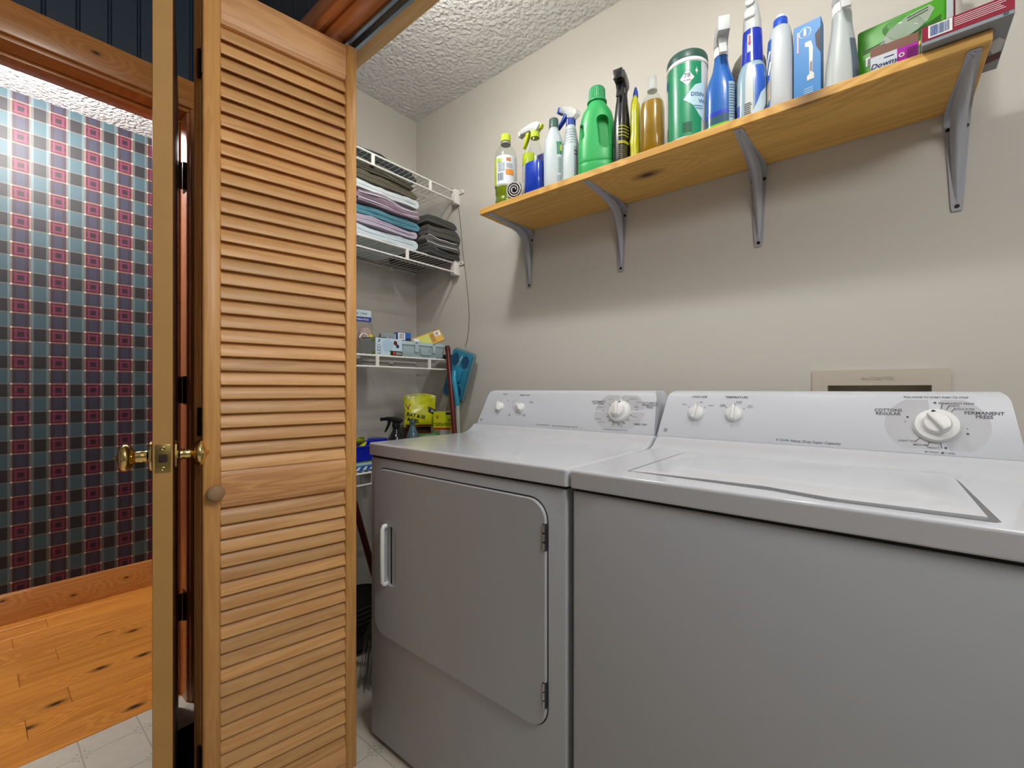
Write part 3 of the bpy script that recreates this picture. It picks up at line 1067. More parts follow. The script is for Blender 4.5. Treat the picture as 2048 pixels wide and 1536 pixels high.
G().add(vs, fs).build('lid', ENAMEL, t, smooth=50)

# washer outlet box in the wall
t = thing('washer_outlet_box', 'cream recessed outlet box in the wall above the washer', 'outlet box', (0, 1.46, 0))
CREAM = M('#c8bfb0', .5)
holed(rrect(-.002, 1.03, .135, .095, .004, 2), [(OX0, OZ0), (OX1, OZ0), (OX1, OZ1), (OX0, OZ1)], lambda u, v: (u, -.006, v), name='face_frame', mat=CREAM, parent=t)
fr = rrect(-.002, 1.03, .135, .095, .004, 2)
G().loft([[(x, -.006, z) for x, z in fr], [(x, 0, z) for x, z in fr]], False, False).build('frame_edge', CREAM, t)
g = G()
q = [(OX0, OZ0), (OX1, OZ0), (OX1, OZ1), (OX0, OZ1)]
g.loft([[(x, -.006, z) for x, z in q], [(x, .085, z) for x, z in q]], False, True).build('recess', CREAM, t, smooth=0)
letters(t, [('WATER-TITE', -.001, 1.1035, .0115, dict(bold=.03))], lambda u, v: (u, -.0075, v), CREAM)
for vx in (-.05, .05):
    vv = G().tube([(vx, .05, .972), (vx, .05, 1.0)], .012, 10).build('valve', BRASS_D, t)

# ------------------------------------------------------------------ pine wall shelf on steel brackets
SZ = 1.744
sh = thing('wall_shelf', 'long pine plank shelf on four grey brackets above the machines', 'shelf', (0, 0, 0))
G().box(-1.144, .165, 1.2, 1.458, 1.7225, SZ).build('plank', PINE_SHELF, sh, bevel=.0015, seg=1)


def bracket_geo():
    """local: x across, y 0 at the wall (towards the room is negative), z 0 under the shelf"""
    flange = []
    pts = [(-.250, 0, .0085), (-.244, 0, .0105), (-.15, 0, .0145), (-.045, 0, .0215), (-.022, -.002, .0225), (-.008, -.010, .0225), (-.002, -.024, .0225), (-.0015, -.05, .0205), (-.0015, -.13, .0155), (-.0015, -.222, .0105), (-.0015, -.232, .0085)]
    th = .0014
    rings = []
    for i, (y, z, hw) in enumerate(pts):
        a = pts[max(i - 1, 0)]; b = pts[min(i + 1, len(pts) - 1)]
        d = Vector((0, b[0] - a[0], b[1] - a[1])).normalized()
        nrm = Vector((0, d.z, -d.y))
        p = Vector((0, y, z))
        rings.append([tuple(p + Vector((sx * hw, 0, 0)) + nrm * k) for sx, k in ((-1, .0003), (1, .0003), (1, th), (-1, th))])
    fl_ = G().loft(rings)
    # pressed rib
    path = [(-.228, -.002, .003, .002), (-.20, -.005, .0055, .004), (-.14, -.012, .008, .009), (-.08, -.024, .010, .016), (-.055, -.035, .0105, .018), (-.040, -.052, .0105, .0175), (-.028, -.08, .0095, .014), (-.014, -.135, .0075, .008), (-.006, -.19, .005, .004), (-.003, -.212, .003, .002)]
    rr = []
    for i, (y, z, hw, dp) in enumerate(path):
        a = path[max(i - 1, 0)]; b = path[min(i + 1, len(path) - 1)]
        d = Vector((0, b[0] - a[0], b[1] - a[1])).normalized()
        nrm = Vector((0, d.z, -d.y))
        p = Vector((0, y, z))
        prof = [(-hw * 1.35, -dp), (-hw * .9, -dp * .45), (-hw * .55, -.0008), (-hw * .25, .0006), (hw * .25, .0006), (hw * .55, -.0008), (hw * .9, -dp * .45), (hw * 1.35, -dp)]
        # nrm must point to the outside of the elbow's inner side (room and down)
        rr.append([tuple(p + Vector((u, 0, 0)) + nrm * v) for u, v in prof])
    rib = G().loft(rr)
    return fl_, rib


f_, r_ = bracket_geo()
proto = None
for bx in (-1.106, -.7, -.268, .143):
    loc = (bx, 1.459, 1.7222)
    if proto is None:
        proto = f_.build('bracket', BRACKET, sh, smooth=50, loc=loc)
        kids = [r_.build('rib', BRACKET, proto, smooth=70)]
        for y, z, hx, mt, ver in ((-.2365, -.0014, 0, STEEL, 0), (-.0035, -.039, .0155, BLACK, 1), (-.0035, -.039, -.0155, BLACK, 1), (-.0035, -.221, 0, BLACK, 1)):
            m = Matrix.Translation((hx, y, z)) @ (Matrix.Rotation(R(90), 4, 'X') if ver else Matrix.Rotation(R(180), 4, 'X'))
            kids.append(G().lathe([(.0045, -.001), (.0045, .0008), (.0035, .0018), (.0012, .002), (.0008, .001)], 14, m).build('screw', mt, proto))
    else:
        b2 = clone(proto, sh, loc)
        for c in kids:
            clone(c, b2)


# ------------------------------------------------------------------ wire shelves on the closet's left wall
def wire_shelf(z, label, drops, y0=.75):
    t = thing('wire_shelf', label, 'wire shelf', (0, 0, z), group='white wire shelves on the closet wall')
    for nm, x, dz, r in (('back_rod', -1.832, -.003, .003), ('middle_rod', -1.68, -.004, .0025), ('front_rod', -1.53, -.003, .0042), ('lower_rail', -1.527, -.047, .0042)):
        G().tube([(x, y0, dz), (x, 1.452, dz)], r, 8).build(nm, WIRE, t, smooth=60)
    w0 = None
    y = y0 + .012
    while y < 1.44:
        if w0 is None:
            w0 = G().tube([(-1.834, 0, .0012), (-1.60, 0, .0012), (-1.53, 0, .0012), (-1.5265, 0, -.002)], .0015, 6).build('wire', WIRE, t, smooth=60, loc=(0, y, 0))
        else:
            clone(w0, t, (0, y, 0))
        y += .0254
    for dy in drops:
        G().box(-1.5325, -1.5255, dy - .0075, dy + .0075, -.047, -.002).build('drop_bar', WIRE, t, bevel=.001, seg=1)
    b = G().prism([(1.425, .006), (1.4595, .008), (1.4595, -.060), (1.430, -.060), (1.425, -.052)], 0, -1.546, -1.517).build('end_bracket', WIRE, t, bevel=.002)
    G().box(-1.517, -1.488, 1.452, 1.4595, -.012, .004).build('bracket_tab', WIRE, b, bevel=.001)
    G().lathe([(.004, 0), (.003, .0015), (.001, .001)], 10, Matrix.Translation((-1.502, 1.452, -.004)) @ Matrix.Rotation(R(90), 4, 'X')).build('screw', STEEL, b)
    for cy in (.9, 1.1, 1.3):
        G().box(-1.8395, -1.826, cy - .009, cy + .009, -.014, .004).build('wall_clip', WIRE, t, bevel=.001)
    return t


Z1, Z2, Z3, Z4 = 2.0, 1.667, 1.210, .752
wire_shelf(Z1, 'topmost white wire shelf, nearest the ceiling', (1.0, 1.29))
wire_shelf(Z2, 'white wire shelf loaded with folded towels', (.86, 1.165))
wire_shelf(Z3, 'white wire shelf carrying light bulb packages and a pale case', (1.02, 1.285))
wire_shelf(Z4, 'lowest white wire shelf beside the dryer', (1.0, 1.3))

# ------------------------------------------------------------------ folded towels
from mathutils import noise


def terry(c, c2=None, stripes=None):
    m, nt, b = newmat('terry')
    b.inputs['Base Color'].default_value = lin(c)
    b.inputs['Roughness'].default_value = .95
    b.inputs['Sheen Weight'].default_value = .25
    add_bump(nt, b, 420, .6, .002)
    return m


def towel(label, mat, loc, W, D, n, t, seed, bow=.0, edge=None, tilt=0.):
    o_ = thing('towel', label, 'towel', loc, group='folded towels on the wire shelf')
    hw = W / 2 - t * .5
    cl = []
    for i in range(n):
        s = 1 if i % 2 == 0 else -1
        for k in range(13):
            cl.append((s * (-hw + 2 * hw * k / 12) * (1 if i in (0, n - 1) else .985), t * (i + .5)))
        if i < n - 1:
            for k in range(1, 5):
                a = -90 + 36 * k
                cl.append((s * (hw + t * .5 * math.cos(R(a))), t * (i + 1) + t * .5 * math.sin(R(a))))
    h = t * .46
    up, dn = [], []
    for i, p in enumerate(cl):
        a, b = cl[max(i - 1, 0)], cl[min(i + 1, len(cl) - 1)]
        dx, dz = b[0] - a[0], b[1] - a[1]
        L = math.hypot(dx, dz) or 1
        nx, nz = -dz / L, dx / L
        up.append((p[0] + nx * h, p[1] + nz * h)); dn.append((p[0] - nx * h, p[1] - nz * h))
    ring = up + dn[::-1]
    rings = []
    NS = 9
    tot = n * t
    for s in range(NS + 1):
        x = -D / 2 + D * s / NS
        e = abs(s / NS - .5) * 2
        sq = 1 - .06 * max(0, e - .8) / .2
        r = []
        for y, z in ring:
            nn = noise.noise(Vector((x * 9 + seed * 7, y * 9, z * 14)))
            n2 = noise.noise(Vector((x * 22 + seed * 3, y * 22, seed * 5)))
            zz = z * sq + (nn * .010 + n2 * .005) * min(1, z / tot + .12) - bow * (y / (W / 2)) ** 2 * (z / tot) + tilt * y * (z / tot)
            r.append((x + nn * .006 + .004 * math.sin(y * 30 + seed), y + nn * .004, max(.0015, zz)))
        rings.append(r)
    G().loft(rings).build('cloth', mat, o_, smooth=80)
    if edge:
        # hem along the visible front end of each layer
        g = G()
        fr = rings[-1]
        m_ = len(up)
        for a, b in ((0, 13), ((n - 1) * 17, (n - 1) * 17 + 13)) if n > 1 else ((0, 13),):
            g.tube([(fr[i][0] + .001, fr[i][1], fr[i][2]) for i in range(a, min(b, m_))], .0022, 6)
        g.build('hem', edge, o_, smooth=60)
    return o_


WH_ = M('#cfd6d8', .9)
zt = Z2 + .0045
xl = -1.675
spec = [('pale blue-white towel at the bottom of the tall stack', '#c3d0d6', .022, 2, .305, .0),
        ('lavender towel second from the bottom of the tall stack', '#b3a9ba', .016, 2, .30, .0),
        ('teal blue towel in the middle of the tall stack', '#4b8191', .020, 2, .32, .006),
        ('mauve towel with white edges in the middle of the tall stack', '#8d7686', .0115, 4, .29, .006),
        ('white towel under the olive ones in the tall stack', '#cdd6d8', .018, 2, .31, .004),
        ('olive brown towel second from the top of the tall stack', '#55503f', .018, 2, .30, .004),
        ('dark olive folded towel on top of the tall stack', '#4d4a3b', .0135, 3, .28, .004)]
for i, (lb, c, tk, n, W_, bw) in enumerate(spec):
    towel(lb, terry(c), (xl + random.uniform(-.004, .008), 1.072 + random.uniform(-.006, .006), zt), W_, .27, n, tk, i + 1, bw,
          edge=WH_ if 'mauve' in lb else (M('#8b8a76', .9) if 'dark olive' in lb else None))
    zt += tk * n + .004
zt = Z2 + .0045
spec = [('near-black towel at the bottom of the short stack by the wall', '#2d2c2a', .016, 2, .19),
        ('grey towel with a white stripe in the short stack by the wall', '#55534f', .0145, 3, .188),
        ('charcoal towel second from the top of the short stack', '#45433f', .025, 2, .195),
        ('charcoal towel on top of the short stack by the wall', '#3f3e3b', .0195, 2, .18)]
for i, (lb, c, tk, n, W_) in enumerate(spec):
    towel(lb, terry(c), (-1.655, 1.347 + (.004 if i < 3 else -.006), zt), W_, .28, n, tk, i + 11, .012 * (i > 1), edge=WH_ if 'stripe' in lb else None)
    zt += tk * n + .004
# dark blanket on the topmost shelf
o = towel('dark slate blanket lying on the topmost wire shelf', terry('#2c3336'), (-1.725, 1.015, Z1 + .0035), .52, .20, 3, .022, 31, .012)
o.name = 'blanket'; o['category'] = 'blanket'; del o['group']


# ------------------------------------------------------------------ boxes: a helper with printed faces
def carton(name, label, cat, loc, rz, sx, sy, sz, mat, base=True, bevel=.0008):
    t = thing(name, label, cat, loc, rz)
    G().box(-sx / 2, sx / 2, -sy / 2, sy / 2, 0, sz).build('box', mat, t, bevel=bevel, seg=1)
    fr = lambda u, v: (u, -sy / 2 - .0006, v)
    rt = lambda u, v: (sx / 2 + .0006, u, v)
    lf = lambda u, v: (-sx / 2 - .0006, -u, v)
    bt = lambda u, v: (u, v, -.0004)
    return t, fr, rt, lf, bt


# items on the third wire shelf -----------------------------------------------
D3 = Z3 + .003
# blister pack of clear bulbs, card on top
t = thing('bulb_pack', 'clear blister pack of two light bulbs with a blue and white card', 'light bulbs', (-1.732, 1.055, D3), R(78))
G().box(-.062, .062, -.002, .0, .0, .205).build('card', M('#a89a90', .5, var=.15), t, bevel=.0006, seg=1)
fr = lambda u, v: (u, -.0028, v)
flats(t, [rect(-.0615, .0615, .176, .2045)], fr, M('#cfe0e6', .5), 'card_header')
flats(t, [rect(-.0615, .0615, .155, .1745)], fr, M('#1d3f9a', .5), 'card_band')
letters(t, [('crystal clear', .004, .190, .017, dict(bold=.015))], lambda u, v: (u, -.0034, v), M('#6f8f86', .5))
letters(t, [('2 Bulb Value Pack', .006, .1645, .0125, dict(bold=.015))], lambda u, v: (u, -.0034, v), WHITE)
G().loft([[(x, y, z) for x, z in rrect(0, .079, .058, .071, .02, 5)] for y in (-.002, -.03)] + [[(x * .86, -.040, .079 + (z - .079) * .9) for x, z in rrect(0, .079, .058, .071, .02, 5)]], False, True).build('blister', CLEAR, t, smooth=50)
BULB = [(.0003, .0), (.009, .002), (.012, .006), (.012, .024), (.016, .036), (.026, .062), (.0285, .082), (.024, .099), (.012, .108), (.0003, .110)]
for bx in (-.029, .029):
    bl = G().lathe([(.011, .0), (.0125, .004), (.0125, .026), (.011, .028)], 20, Matrix.Translation((bx, -.033 + .012, .016)) @ Matrix.Scale(.62, 4, (0, 1, 0))).build('bulb_cap', STEEL, t)
    G().lathe(BULB[3:], 24, Matrix.Translation((bx, -.033 + .012, .018)) @ Matrix.Scale(.62, 4, (0, 1, 0))).build('bulb', M('#e6c3b8', .06, alpha=.45), t, smooth=60)
# red item beside it
t, fr, rt, lf, bt = carton('red_box', 'small red box lying left of the bulb pack, half hidden', 'box', (-1.70, .955, D3), R(20), .07, .05, .072, M('#a32733', .4))
flats(t, [rect(-.03, .03, .01, .03)], fr, WHITE)
# bulb carton
t, fr, rt, lf, bt = carton('bulb_carton', 'pale blue light bulb carton lettered LED, left of the pale case', 'carton', (-1.612, 1.0935, D3), R(90), .129, .115, .070, M('#b9cdd6', .45))
LB = M('#c4d9e6', .45)
flats(t, [rect(-.0638, .0638, .001, .069)], fr, LB, 'front_print')
fr2 = lambda u, v: (u, -.115 / 2 - .0011, v)
fr3 = lambda u, v: (u, -.115 / 2 - .0016, v)
flats(t, [ngon(-.008, .040, .026, 28)], fr2, M('#a9c8dc', .4), 'bulb_picture')
flats(t, [ngon(.030, .053, .0095, 18)], fr2, M('#6e1f24', .4), 'red_badge')
flats(t, [ngon(.041, .040, .0080, 18)], fr2, M('#1f3c63', .4), 'blue_badge')
flats(t, [rect(.006, .0635, .001, .020)], fr2, M('#1b1d22', .4), 'black_strip')
flats(t, [rect(.003, .006, .001, .022)], fr2, M('#c9c02c', .4), 'yellow_strip')
flats(t, [ngon(.024, .0105, .0068, 14)], fr3, M('#c6402c', .4), 'red_dot')
flats(t, [rect(.034 + .007 * k, .0385 + .007 * k, .005, .016) for k in range(4)], fr3, M('#b8b8b0', .4), 'symbols')['kind'] = 'stuff'
letters(t, [('LED', -.048, .024, .024, dict(rot=90, bold=-.005))], fr2, INK)
flats(t, [[(-.053, .052), (-.047, .052), (-.043, .064), (-.049, .064)]], fr2, M('#2c4e78', .4), 'mark')
LG = M('#97a39f', .5)
flats(t, [rect(-.0565, .0565, .001, .069)], lf, LG, 'side_print')
lf2 = lambda u, v: (-.129 / 2 - .0012, -u, v)
flats(t, [rect(.030, .056, .056, .066)], lf2, M('#7a9a2a', .4), 'green_tab')
flats(t, [rect(.034, .056, .004, .013)], lf2, M('#7a9a2a', .4), 'green_tab')
# pale blue case with latches
t = thing('plastic_case', 'pale blue plastic case with two latches on the wire shelf', 'case', (-1.612, 1.282, D3), R(90 - 4))
CS = M('#a9bdc0', .35, coat=.2)
rb = lambda k, z: [(x, y, z) for x, y in rrect(0, 0, .117 - k, .06 - k, .018 - k * .5, 4)]
G().loft([rb(.006, 0), rb(.003, .004), rb(.001, .052)]).build('tray', CS, t, smooth=40)
G().loft([rb(-.003, .0525), rb(-.003, .062), rb(-.001, .066), rb(.006, .0685)]).build('lid', CS, t, smooth=40)
for lx in (-.045, .048):
    la = G().prism([(-.0655, .022), (-.062, .020), (-.0625, .061), (-.0668, .060)], 0, lx - .009, lx + .009).build('latch', CS, t, bevel=.001)
    G().box(lx - .005, lx + .005, -.0672, -.064, .060, .0655).build('latch_pin', M('#6c7c80', .4), la)
G().tube([(-.024, -.059, .040), (-.024, -.066, .040), (-.022, -.067, .014), (.026, -.067, .014), (.028, -.066, .040), (.028, -.059, .040)], .0035, 8).build('handle', CS, t)
G().box(-.06, .062, -.0615, -.058, .0005, .006).build('hinge_rib', CS, t, bevel=.001)
# cartons lying on the case and bulb carton
t, fr, rt, lf, bt = carton('small_blue_carton', 'small blue and white carton with barcode on top of the pale case', 'carton', (-1.605, 1.195, D3 + .0700), R(78), .062, .05, .036, M('#2a63b8', .4))
flats(t, [rect(-.030, .003, .004, .034)], fr, WHITE, 'label')
flats(t, bars(-.024, -.002, .008, .031, 9, 3), lambda u, v: (u, -.0262, v), INK, 'barcode')['kind'] = 'stuff'
flats(t, [rect(.006, .0305, .001, .012)], fr, DGREY, 'print')
t, fr, rt, lf, bt = carton('grey_carton', 'pale grey printed carton left of the small blue carton', 'carton', (-1.617, 1.128, D3 + .0705), R(70), .062, .05, .026, M('#9fa7ab', .5))
flats(t, bars(-.028, .028, .004, .024, 11, 8), fr, M('#6f777c', .5), 'print')['kind'] = 'stuff'
t = thing('bulb_adapter', 'small yellow plug adapter with a white loop behind the bulb carton', 'adapter', (-1.66, 1.075, D3 + .0705), 0)
G().lathe([(.010, 0), (.013, .004), (.011, .016), (.006, .024)], 14).build('plug', M('#c6b23a', .45), t)
G().tube([(0, -.01, .008), (0, -.022, .022), (0, -.038, .024), (0, -.05, .012), (0, -.052, .004)], .003, 8).build('loop', WHITE, t)
t = thing('black_strap', 'flat black strap lying over the bulb carton', 'strap', (-1.612, 1.06, D3 + .0705), R(30))
G().tube([(-.05, 0, .003), (-.02, .004, .005), (.01, -.002, .005), (.05, .006, .003)], .009, 8, .25).build('band', BLACK, t)
t = thing('tape_roll', 'small white roll on the pale case below the yellow packet', 'tape roll', (-1.603, 1.268, D3 + .0700), 0)
G().lathe([(.010, 0), (.0165, 0), (.0175, .002), (.0175, .014), (.0165, .016), (.010, .016)], 24).build('roll', WHITE, t)
# yellow packet leaning on the wall
t = thing('yellow_packet', 'yellow hanging packet with clear window leaning in the shelf corner', 'packet', (-1.555, 1.350, D3 + .0725), R(48))
tl = Matrix.Rotation(R(-24), 4, 'X') @ Matrix.Rotation(R(-24), 4, 'Y')
YP = M('#c99c12', .5)
G().box(-.105, .04, -.0025, .0025, .0, .062).xf(tl).build('card', YP, t, bevel=.001, seg=1)
pt = lambda k: (lambda u, v: tuple(tl @ Vector((u, k, v))))
flats(t, [[(-.085, .006), (-.022, .006), (-.018, .056), (-.070, .056)]], pt(-.0032), M('#b7bd36', .45), 'window')
flats(t, [rect(.008, .034, .032, .056)], pt(-.0032), WHITE, 'label')
flats(t, bars(.011, .031, .035, .053, 7, 5, False), pt(-.0038), INK, 'barcode')['kind'] = 'stuff'
flats(t, bars(-.015, .004, .006, .05, 6, 9), pt(-.0032), M('#5c3a10', .5), 'print')['kind'] = 'stuff'
# black strap at the end of the shelf
t = thing('black_pouch', 'flat black pouch at the corner end of the wire shelf', 'pouch', (-1.60, 1.419, D3), 0)
G().loft([[(x, y, z) for x, y in rrect(0, 0, .07 - k, .026 - k, .012)] for k, z in ((.004, 0), (0, .006), (.002, .016), (.01, .022))]).build('pouch', M('#17171a', .6), t)

# items on the lowest wire shelf ----------------------------------------------
D4 = Z4 + .003
t = thing('blue_bin', 'royal blue plastic bin beside the dryer', 'bin', (-1.62, .955, D4 + .0412), 0)
BL_ = M('#1526b8', .35)
ro = lambda k, z: [(x, y, z) for x, y in rrect(0, 0, .085 + k, .125 + k, .02, 4)]
G().loft([ro(-.008, 0), ro(0, .052), ro(.004, .052), ro(.004, .058), ro(-.003, .058), ro(-.011, .004)], True, True).build('tub', BL_, t, smooth=30)
t = thing('yellow_ribbon', 'tangle of yellow-green ribbon in the blue bin', 'ribbon', (-1.60, .960, D4 + .0475), 0)
rnd = random.Random(2)
g = G()
for k in range(7):
    a0 = rnd.uniform(0, 6.28)
    rr_ = rnd.uniform(.022, .04)
    ax = Matrix.Rotation(rnd.uniform(-1.2, 1.2), 4, 'X') @ Matrix.Rotation(rnd.uniform(-1, 1), 4, 'Y')
    pts = [tuple(Vector((0, 0, .055)) + ax @ Vector((rr_ * math.cos(a0 + s * .5), rr_ * math.sin(a0 + s * .5) * 1.2, .010 * math.sin(s * .7)))) for s in range(11)]
    g.tube(pts, .0065, 6, .2)
g.build('ribbon', M('#b4bb1d', .35), t)['kind'] = 'stuff'
t, fr, rt, lf, bt = carton('detergent_carton', 'blue and white printed carton under the blue bin', 'carton', (-1.618, .955, D4), R(90), .23, .14, .040, M('#5fa3c4', .4))
flats(t, [rect(-.114, .114, .002, .020)], fr, M('#2c5fae', .4), 'print')
flats(t, [[(-.11 + .03 * k, .004), (-.095 + .03 * k, .004), (-.085 + .03 * k, .018), (-.098 + .03 * k, .016)] for k in range(7)], lambda u, v: (u, -.0712, v), WHITE, 'flower_print')['kind'] = 'stuff'
flats(t, [rect(-.114, .114, .024, .033)], fr, M('#c9d7d2', .4), 'print')
flats(t, [rect(-.114, .114, .034, .037)], fr, M('#4c8d55', .4), 'print')
t = thing('blue_bowl', 'small royal blue bowl between the blue bin and the black spray bottle', 'bowl', (-1.70, 1.135, D4), 0)
G().lathe([(.03, 0), (.04, .075), (.042, .096), (.042, .102), (.036, .104)], 24).build('bowl', BL_, t)


def trigger_head(parent, z, ang, mh, mt, mn, L=.075, Hh=.036, w=.0115, tilt=0, x0=0., y0=0.):
    m = Matrix.Translation((x0, y0, z)) @ Matrix.Rotation(R(ang), 4, 'Z') @ Matrix.Rotation(R(-tilt), 4, 'Y')
    hd = G().prism([(-.016, 0), (.012, 0), (.017, .012), (L - .012, .016), (L - .010, Hh * .86), (L * .6, Hh), (.004, Hh), (-.022, Hh * .80), (-.030, Hh * .45), (-.024, Hh * .25)], 1, -w, w).xf(m).build('sprayer_head', mh, parent, bevel=.0035, seg=2)
    G().prism([(L - .012, .013), (L - .001, .012), (L, Hh * .9), (L - .012, Hh * .9)], 1, -w * .92, w * .92).xf(m).build('nozzle', mn, hd, bevel=.0015)
    tr_ = [(L * .30, .013), (L * .52, .014), (L * .56, -.004), (L * .66, -.022), (L * .74, -.034), (L * .68, -.037), (L * .55, -.024), (L * .42, -.008)]
    G().prism(tr_, 1, -w * .6, w * .6).xf(m).build('trigger', mt, hd, bevel=.0015)
    return hd


# black trigger bottle
t = thing('spray_bottle', 'black trigger spray bottle on the lowest wire shelf', 'spray bottle', (-1.60, 1.160, D4))
o, ss = body(t, 'bottle', [(0, .034, .034), (.01, .037, .037), (.085, .037, .037), (.11, .034, .034), (.135, .018, .018), (.15, .0135, .0135), (.158, .0135, .0135)], M('#0f1719', .15, coat=.3))
cap(t, 'collar', .155, .172, .0165, BLACK, ribs=16)
trigger_head(t, .170, -140, BLACK, BLACK, BLACK, .066, .030)
# dark translucent bottle
t = thing('plastic_bottle', 'grey-blue translucent bottle right of the black spray bottle', 'bottle', (-1.592, 1.243, D4))
o, ss = body(t, 'bottle', [(0, .026, .026), (.008, .029, .029), (.09, .029, .029), (.12, .024, .024), (.155, .012, .012), (.168, .011, .011)], M('#5d7884', .12, alpha=.75))
cap(t, 'cap', .165, .185, .0125, M('#3d525c', .3))
# bait bag
YB = M('#c9cc17', .32, coat=.25)


def pouch(name, label, loc, rz, W_, H_, T_, mat, flap=0, lean=0, seed=1):
    t = thing(name, label, 'bag', loc, rz)
    g = G(); rings = []
    for k in range(13):
        s = k / 12
        th = T_ * (math.sin(math.pi * min(1, s * 1.02 + .06)) ** .6) * (1 - .85 * s ** 3) + .002
        wv = W_ * (1 - .06 * math.sin(math.pi * s)) / 2
        ring = []
        for j in range(24):
            x, y = sup(2 * math.pi * j / 24, wv, th / 2, 2.6)
            nn = noise.noise(Vector((x * 30 + seed, y * 30, s * 6)))
            ring.append((x + nn * .003, y + nn * .006 + lean * s * H_, s * H_ * (1 - .10 * (x / wv) ** 2 * (s > .5))))
        rings.append(ring)
    b = g.loft(rings).build('bag', mat, t, smooth=60)
    def put(u, v, off=.0016):
        s = v / H_
        th = T_ * (math.sin(math.pi * min(1, s * 1.02 + .06)) ** .6) * (1 - .85 * s ** 3) + .002
        wv = W_ * (1 - .06 * math.sin(math.pi * s)) / 2
        e = 2.6
        yy = -(th / 2) * max(0, 1 - abs(u / wv) ** e) ** (1 / e)
        nn = noise.noise(Vector((u * 30 + seed, yy * 30, s * 6)))
        return (u, yy + nn * .006 - off + lean * v, v)
    put.curved = 1
    return t, put


# things the repeller bag rests on
t, fr, rt, lf, bt = carton('dark_carton', 'dark brown carton holding up the yellow repeller bag', 'carton', (-1.69, 1.318, D4), R(78), .14, .10, .145, M('#3a2a22', .4))
flats(t, [rect(-.06, .07, .09, .125)], fr, M('#5c3226', .3), 'print')
t, fr, rt, lf, bt = carton('green_carton', 'low green and grey carton under the yellow repeller bag', 'carton', (-1.578, 1.305, D4), R(62), .085, .03, .118, M('#4f7d3a', .4))
flats(t, [[(-.042, .10), (-.03, .108), (0, .1135), (.03, .1135), (.042, .1135), (.042, .095), (-.042, .085)]], fr, M('#9aa29c', .4), 'print')
t, pu = pouch('repeller_bag', 'crumpled yellow bag lettered RAT and REPEL on top of the dark carton', (-1.632, 1.318, D4 + .1455), R(64), .155, .155, .06, YB, lean=.10, seed=3)
letters(t, [('RAT & SE', -.024, .052, .021, dict(bold=.03, rot=-12)), ('REPEL', -.036, .030, .021, dict(bold=.03, rot=-12))], pu, BLACK)
letters(t, [('V', -.058, .092, .034, dict(bold=.02))], pu, M('#8a1f1a', .4))
flats(t, [[(.030, .070), (.070, .052), (.073, .075), (.034, .094)]], pu, BLACK, 'black_tag')
letters(t, [('24', .052, .0725, .017, dict(bold=.02, rot=-20))], (lambda u, v: pu(u, v, .0030)), WHITE)
flats(t, [[(-.07, .004), (.05, -.0 + .003), (.05, .010), (-.07, .012)]], pu, M('#8a2417', .4), 'red_band')
t, fr, rt, lf, bt = carton('repeller_carton', 'yellow carton lettered NATURAL RODENT REPELLER PACKS by the red pole', 'carton', (-1.548, 1.388, D4), R(38), .088, .05, .215, M('#c4c81b', .4))
letters(t, [('NATURAL RODENT\nREPELLER PACKS', .0, .158, .0098, dict(bold=.02))], fr, BLACK)
letters(t, [('V', -.026, .190, .024, dict(bold=.02))], fr, M('#8a1f1a', .4))
flats(t, [rect(-.043, .036, .134, .143)], fr, M('#9c2119', .4), 'red_band')
flats(t, [rect(-.043, .036, .085, .133)], fr, M('#9aa09a', .4), 'window_print')
flats(t, [rect(-.043, -.014, .108, .133)], lambda u, v: (u, -.0264, v), M('#5f7d50', .4), 'green_panel')
flats(t, [rect(.012, .042, .203, .213)], fr, BLACK, 'black_tag')
flats(t, [ngon(.028, .178, .007, 14)], fr, M('#6f8f3a', .4), 'round_badge')

# ------------------------------------------------------------------ poles and mop in the gap
t = thing('red_pole', 'dark red broom pole leaning in the corner in front of the mop', 'pole', (-1.28, 1.30, 0))
G().tube([(0, 0, .005), (-.229, .075, 1.255)], .0115, 14).build('pole', M('#5a1416', .35, coat=.2), t, smooth=60)
G().lathe([(.0118, 0), (.0123, .012), (.011, .022), (.006, .026)], 14, Matrix.Translation((-.2275, .0744, 1.246)) @ Matrix.Rotation(R(-9.5), 4, 'Y')).build('end_cap', M('#48100f', .45), t)
# flat mop, head up
t = thing('flat_mop', 'teal flat mop standing head-up against the wall beside the dryer', 'mop', (-1.405, 1.395, 0))
TEAL = M('#2b7f9a', .35)
hx = Matrix.Translation((-.078, .022, 1.140)) @ Matrix.Rotation(R(17), 4, 'Y') @ Matrix.Rotation(R(-4), 4, 'X')
# head plate lies parallel to the wall: local x across, z along
plate = lambda hw, hh, r: rrect(0, 0, hw, hh, r, 5)
G().prism(plate(.070, .116, .016), 1, .001, .012).xf(hx).build('pad', M('#71858a', .7, bump=(300, .4, .001)), t, bevel=.003)
hd = G().prism(plate(.063, .109, .013), 1, -.012, .0015).xf(hx).build('head', TEAL, t, bevel=.003)
for cx_, cz_ in ((-.032, .066), (.034, .066), (-.032, -.075), (.034, -.075)):
    G().lathe([(.024, 0), (.023, .0012), (.018, .0006), (.0003, .0004)], 24, hx @ Matrix.Translation((cx_, -.0118, cz_)) @ Matrix.Scale(1.25, 4, (0, 0, 1)) @ Matrix.Rotation(R(90), 4, 'X')).build('grip_disc', M('#1d4f77', .4), hd, smooth=40)
G().prism(rrect(.004, .0, .030, .034, .014, 5), 1, -.022, -.011).xf(hx).build('joint_seat', M('#2a88a8', .35), hd, bevel=.005)
letters(hd, [('Swiffer', 0, .066, .020, dict(rot=75, bold=.02))], lambda u, v: tuple(hx @ Vector((u, -.0128, v))), M('#a9c6cc', .4))
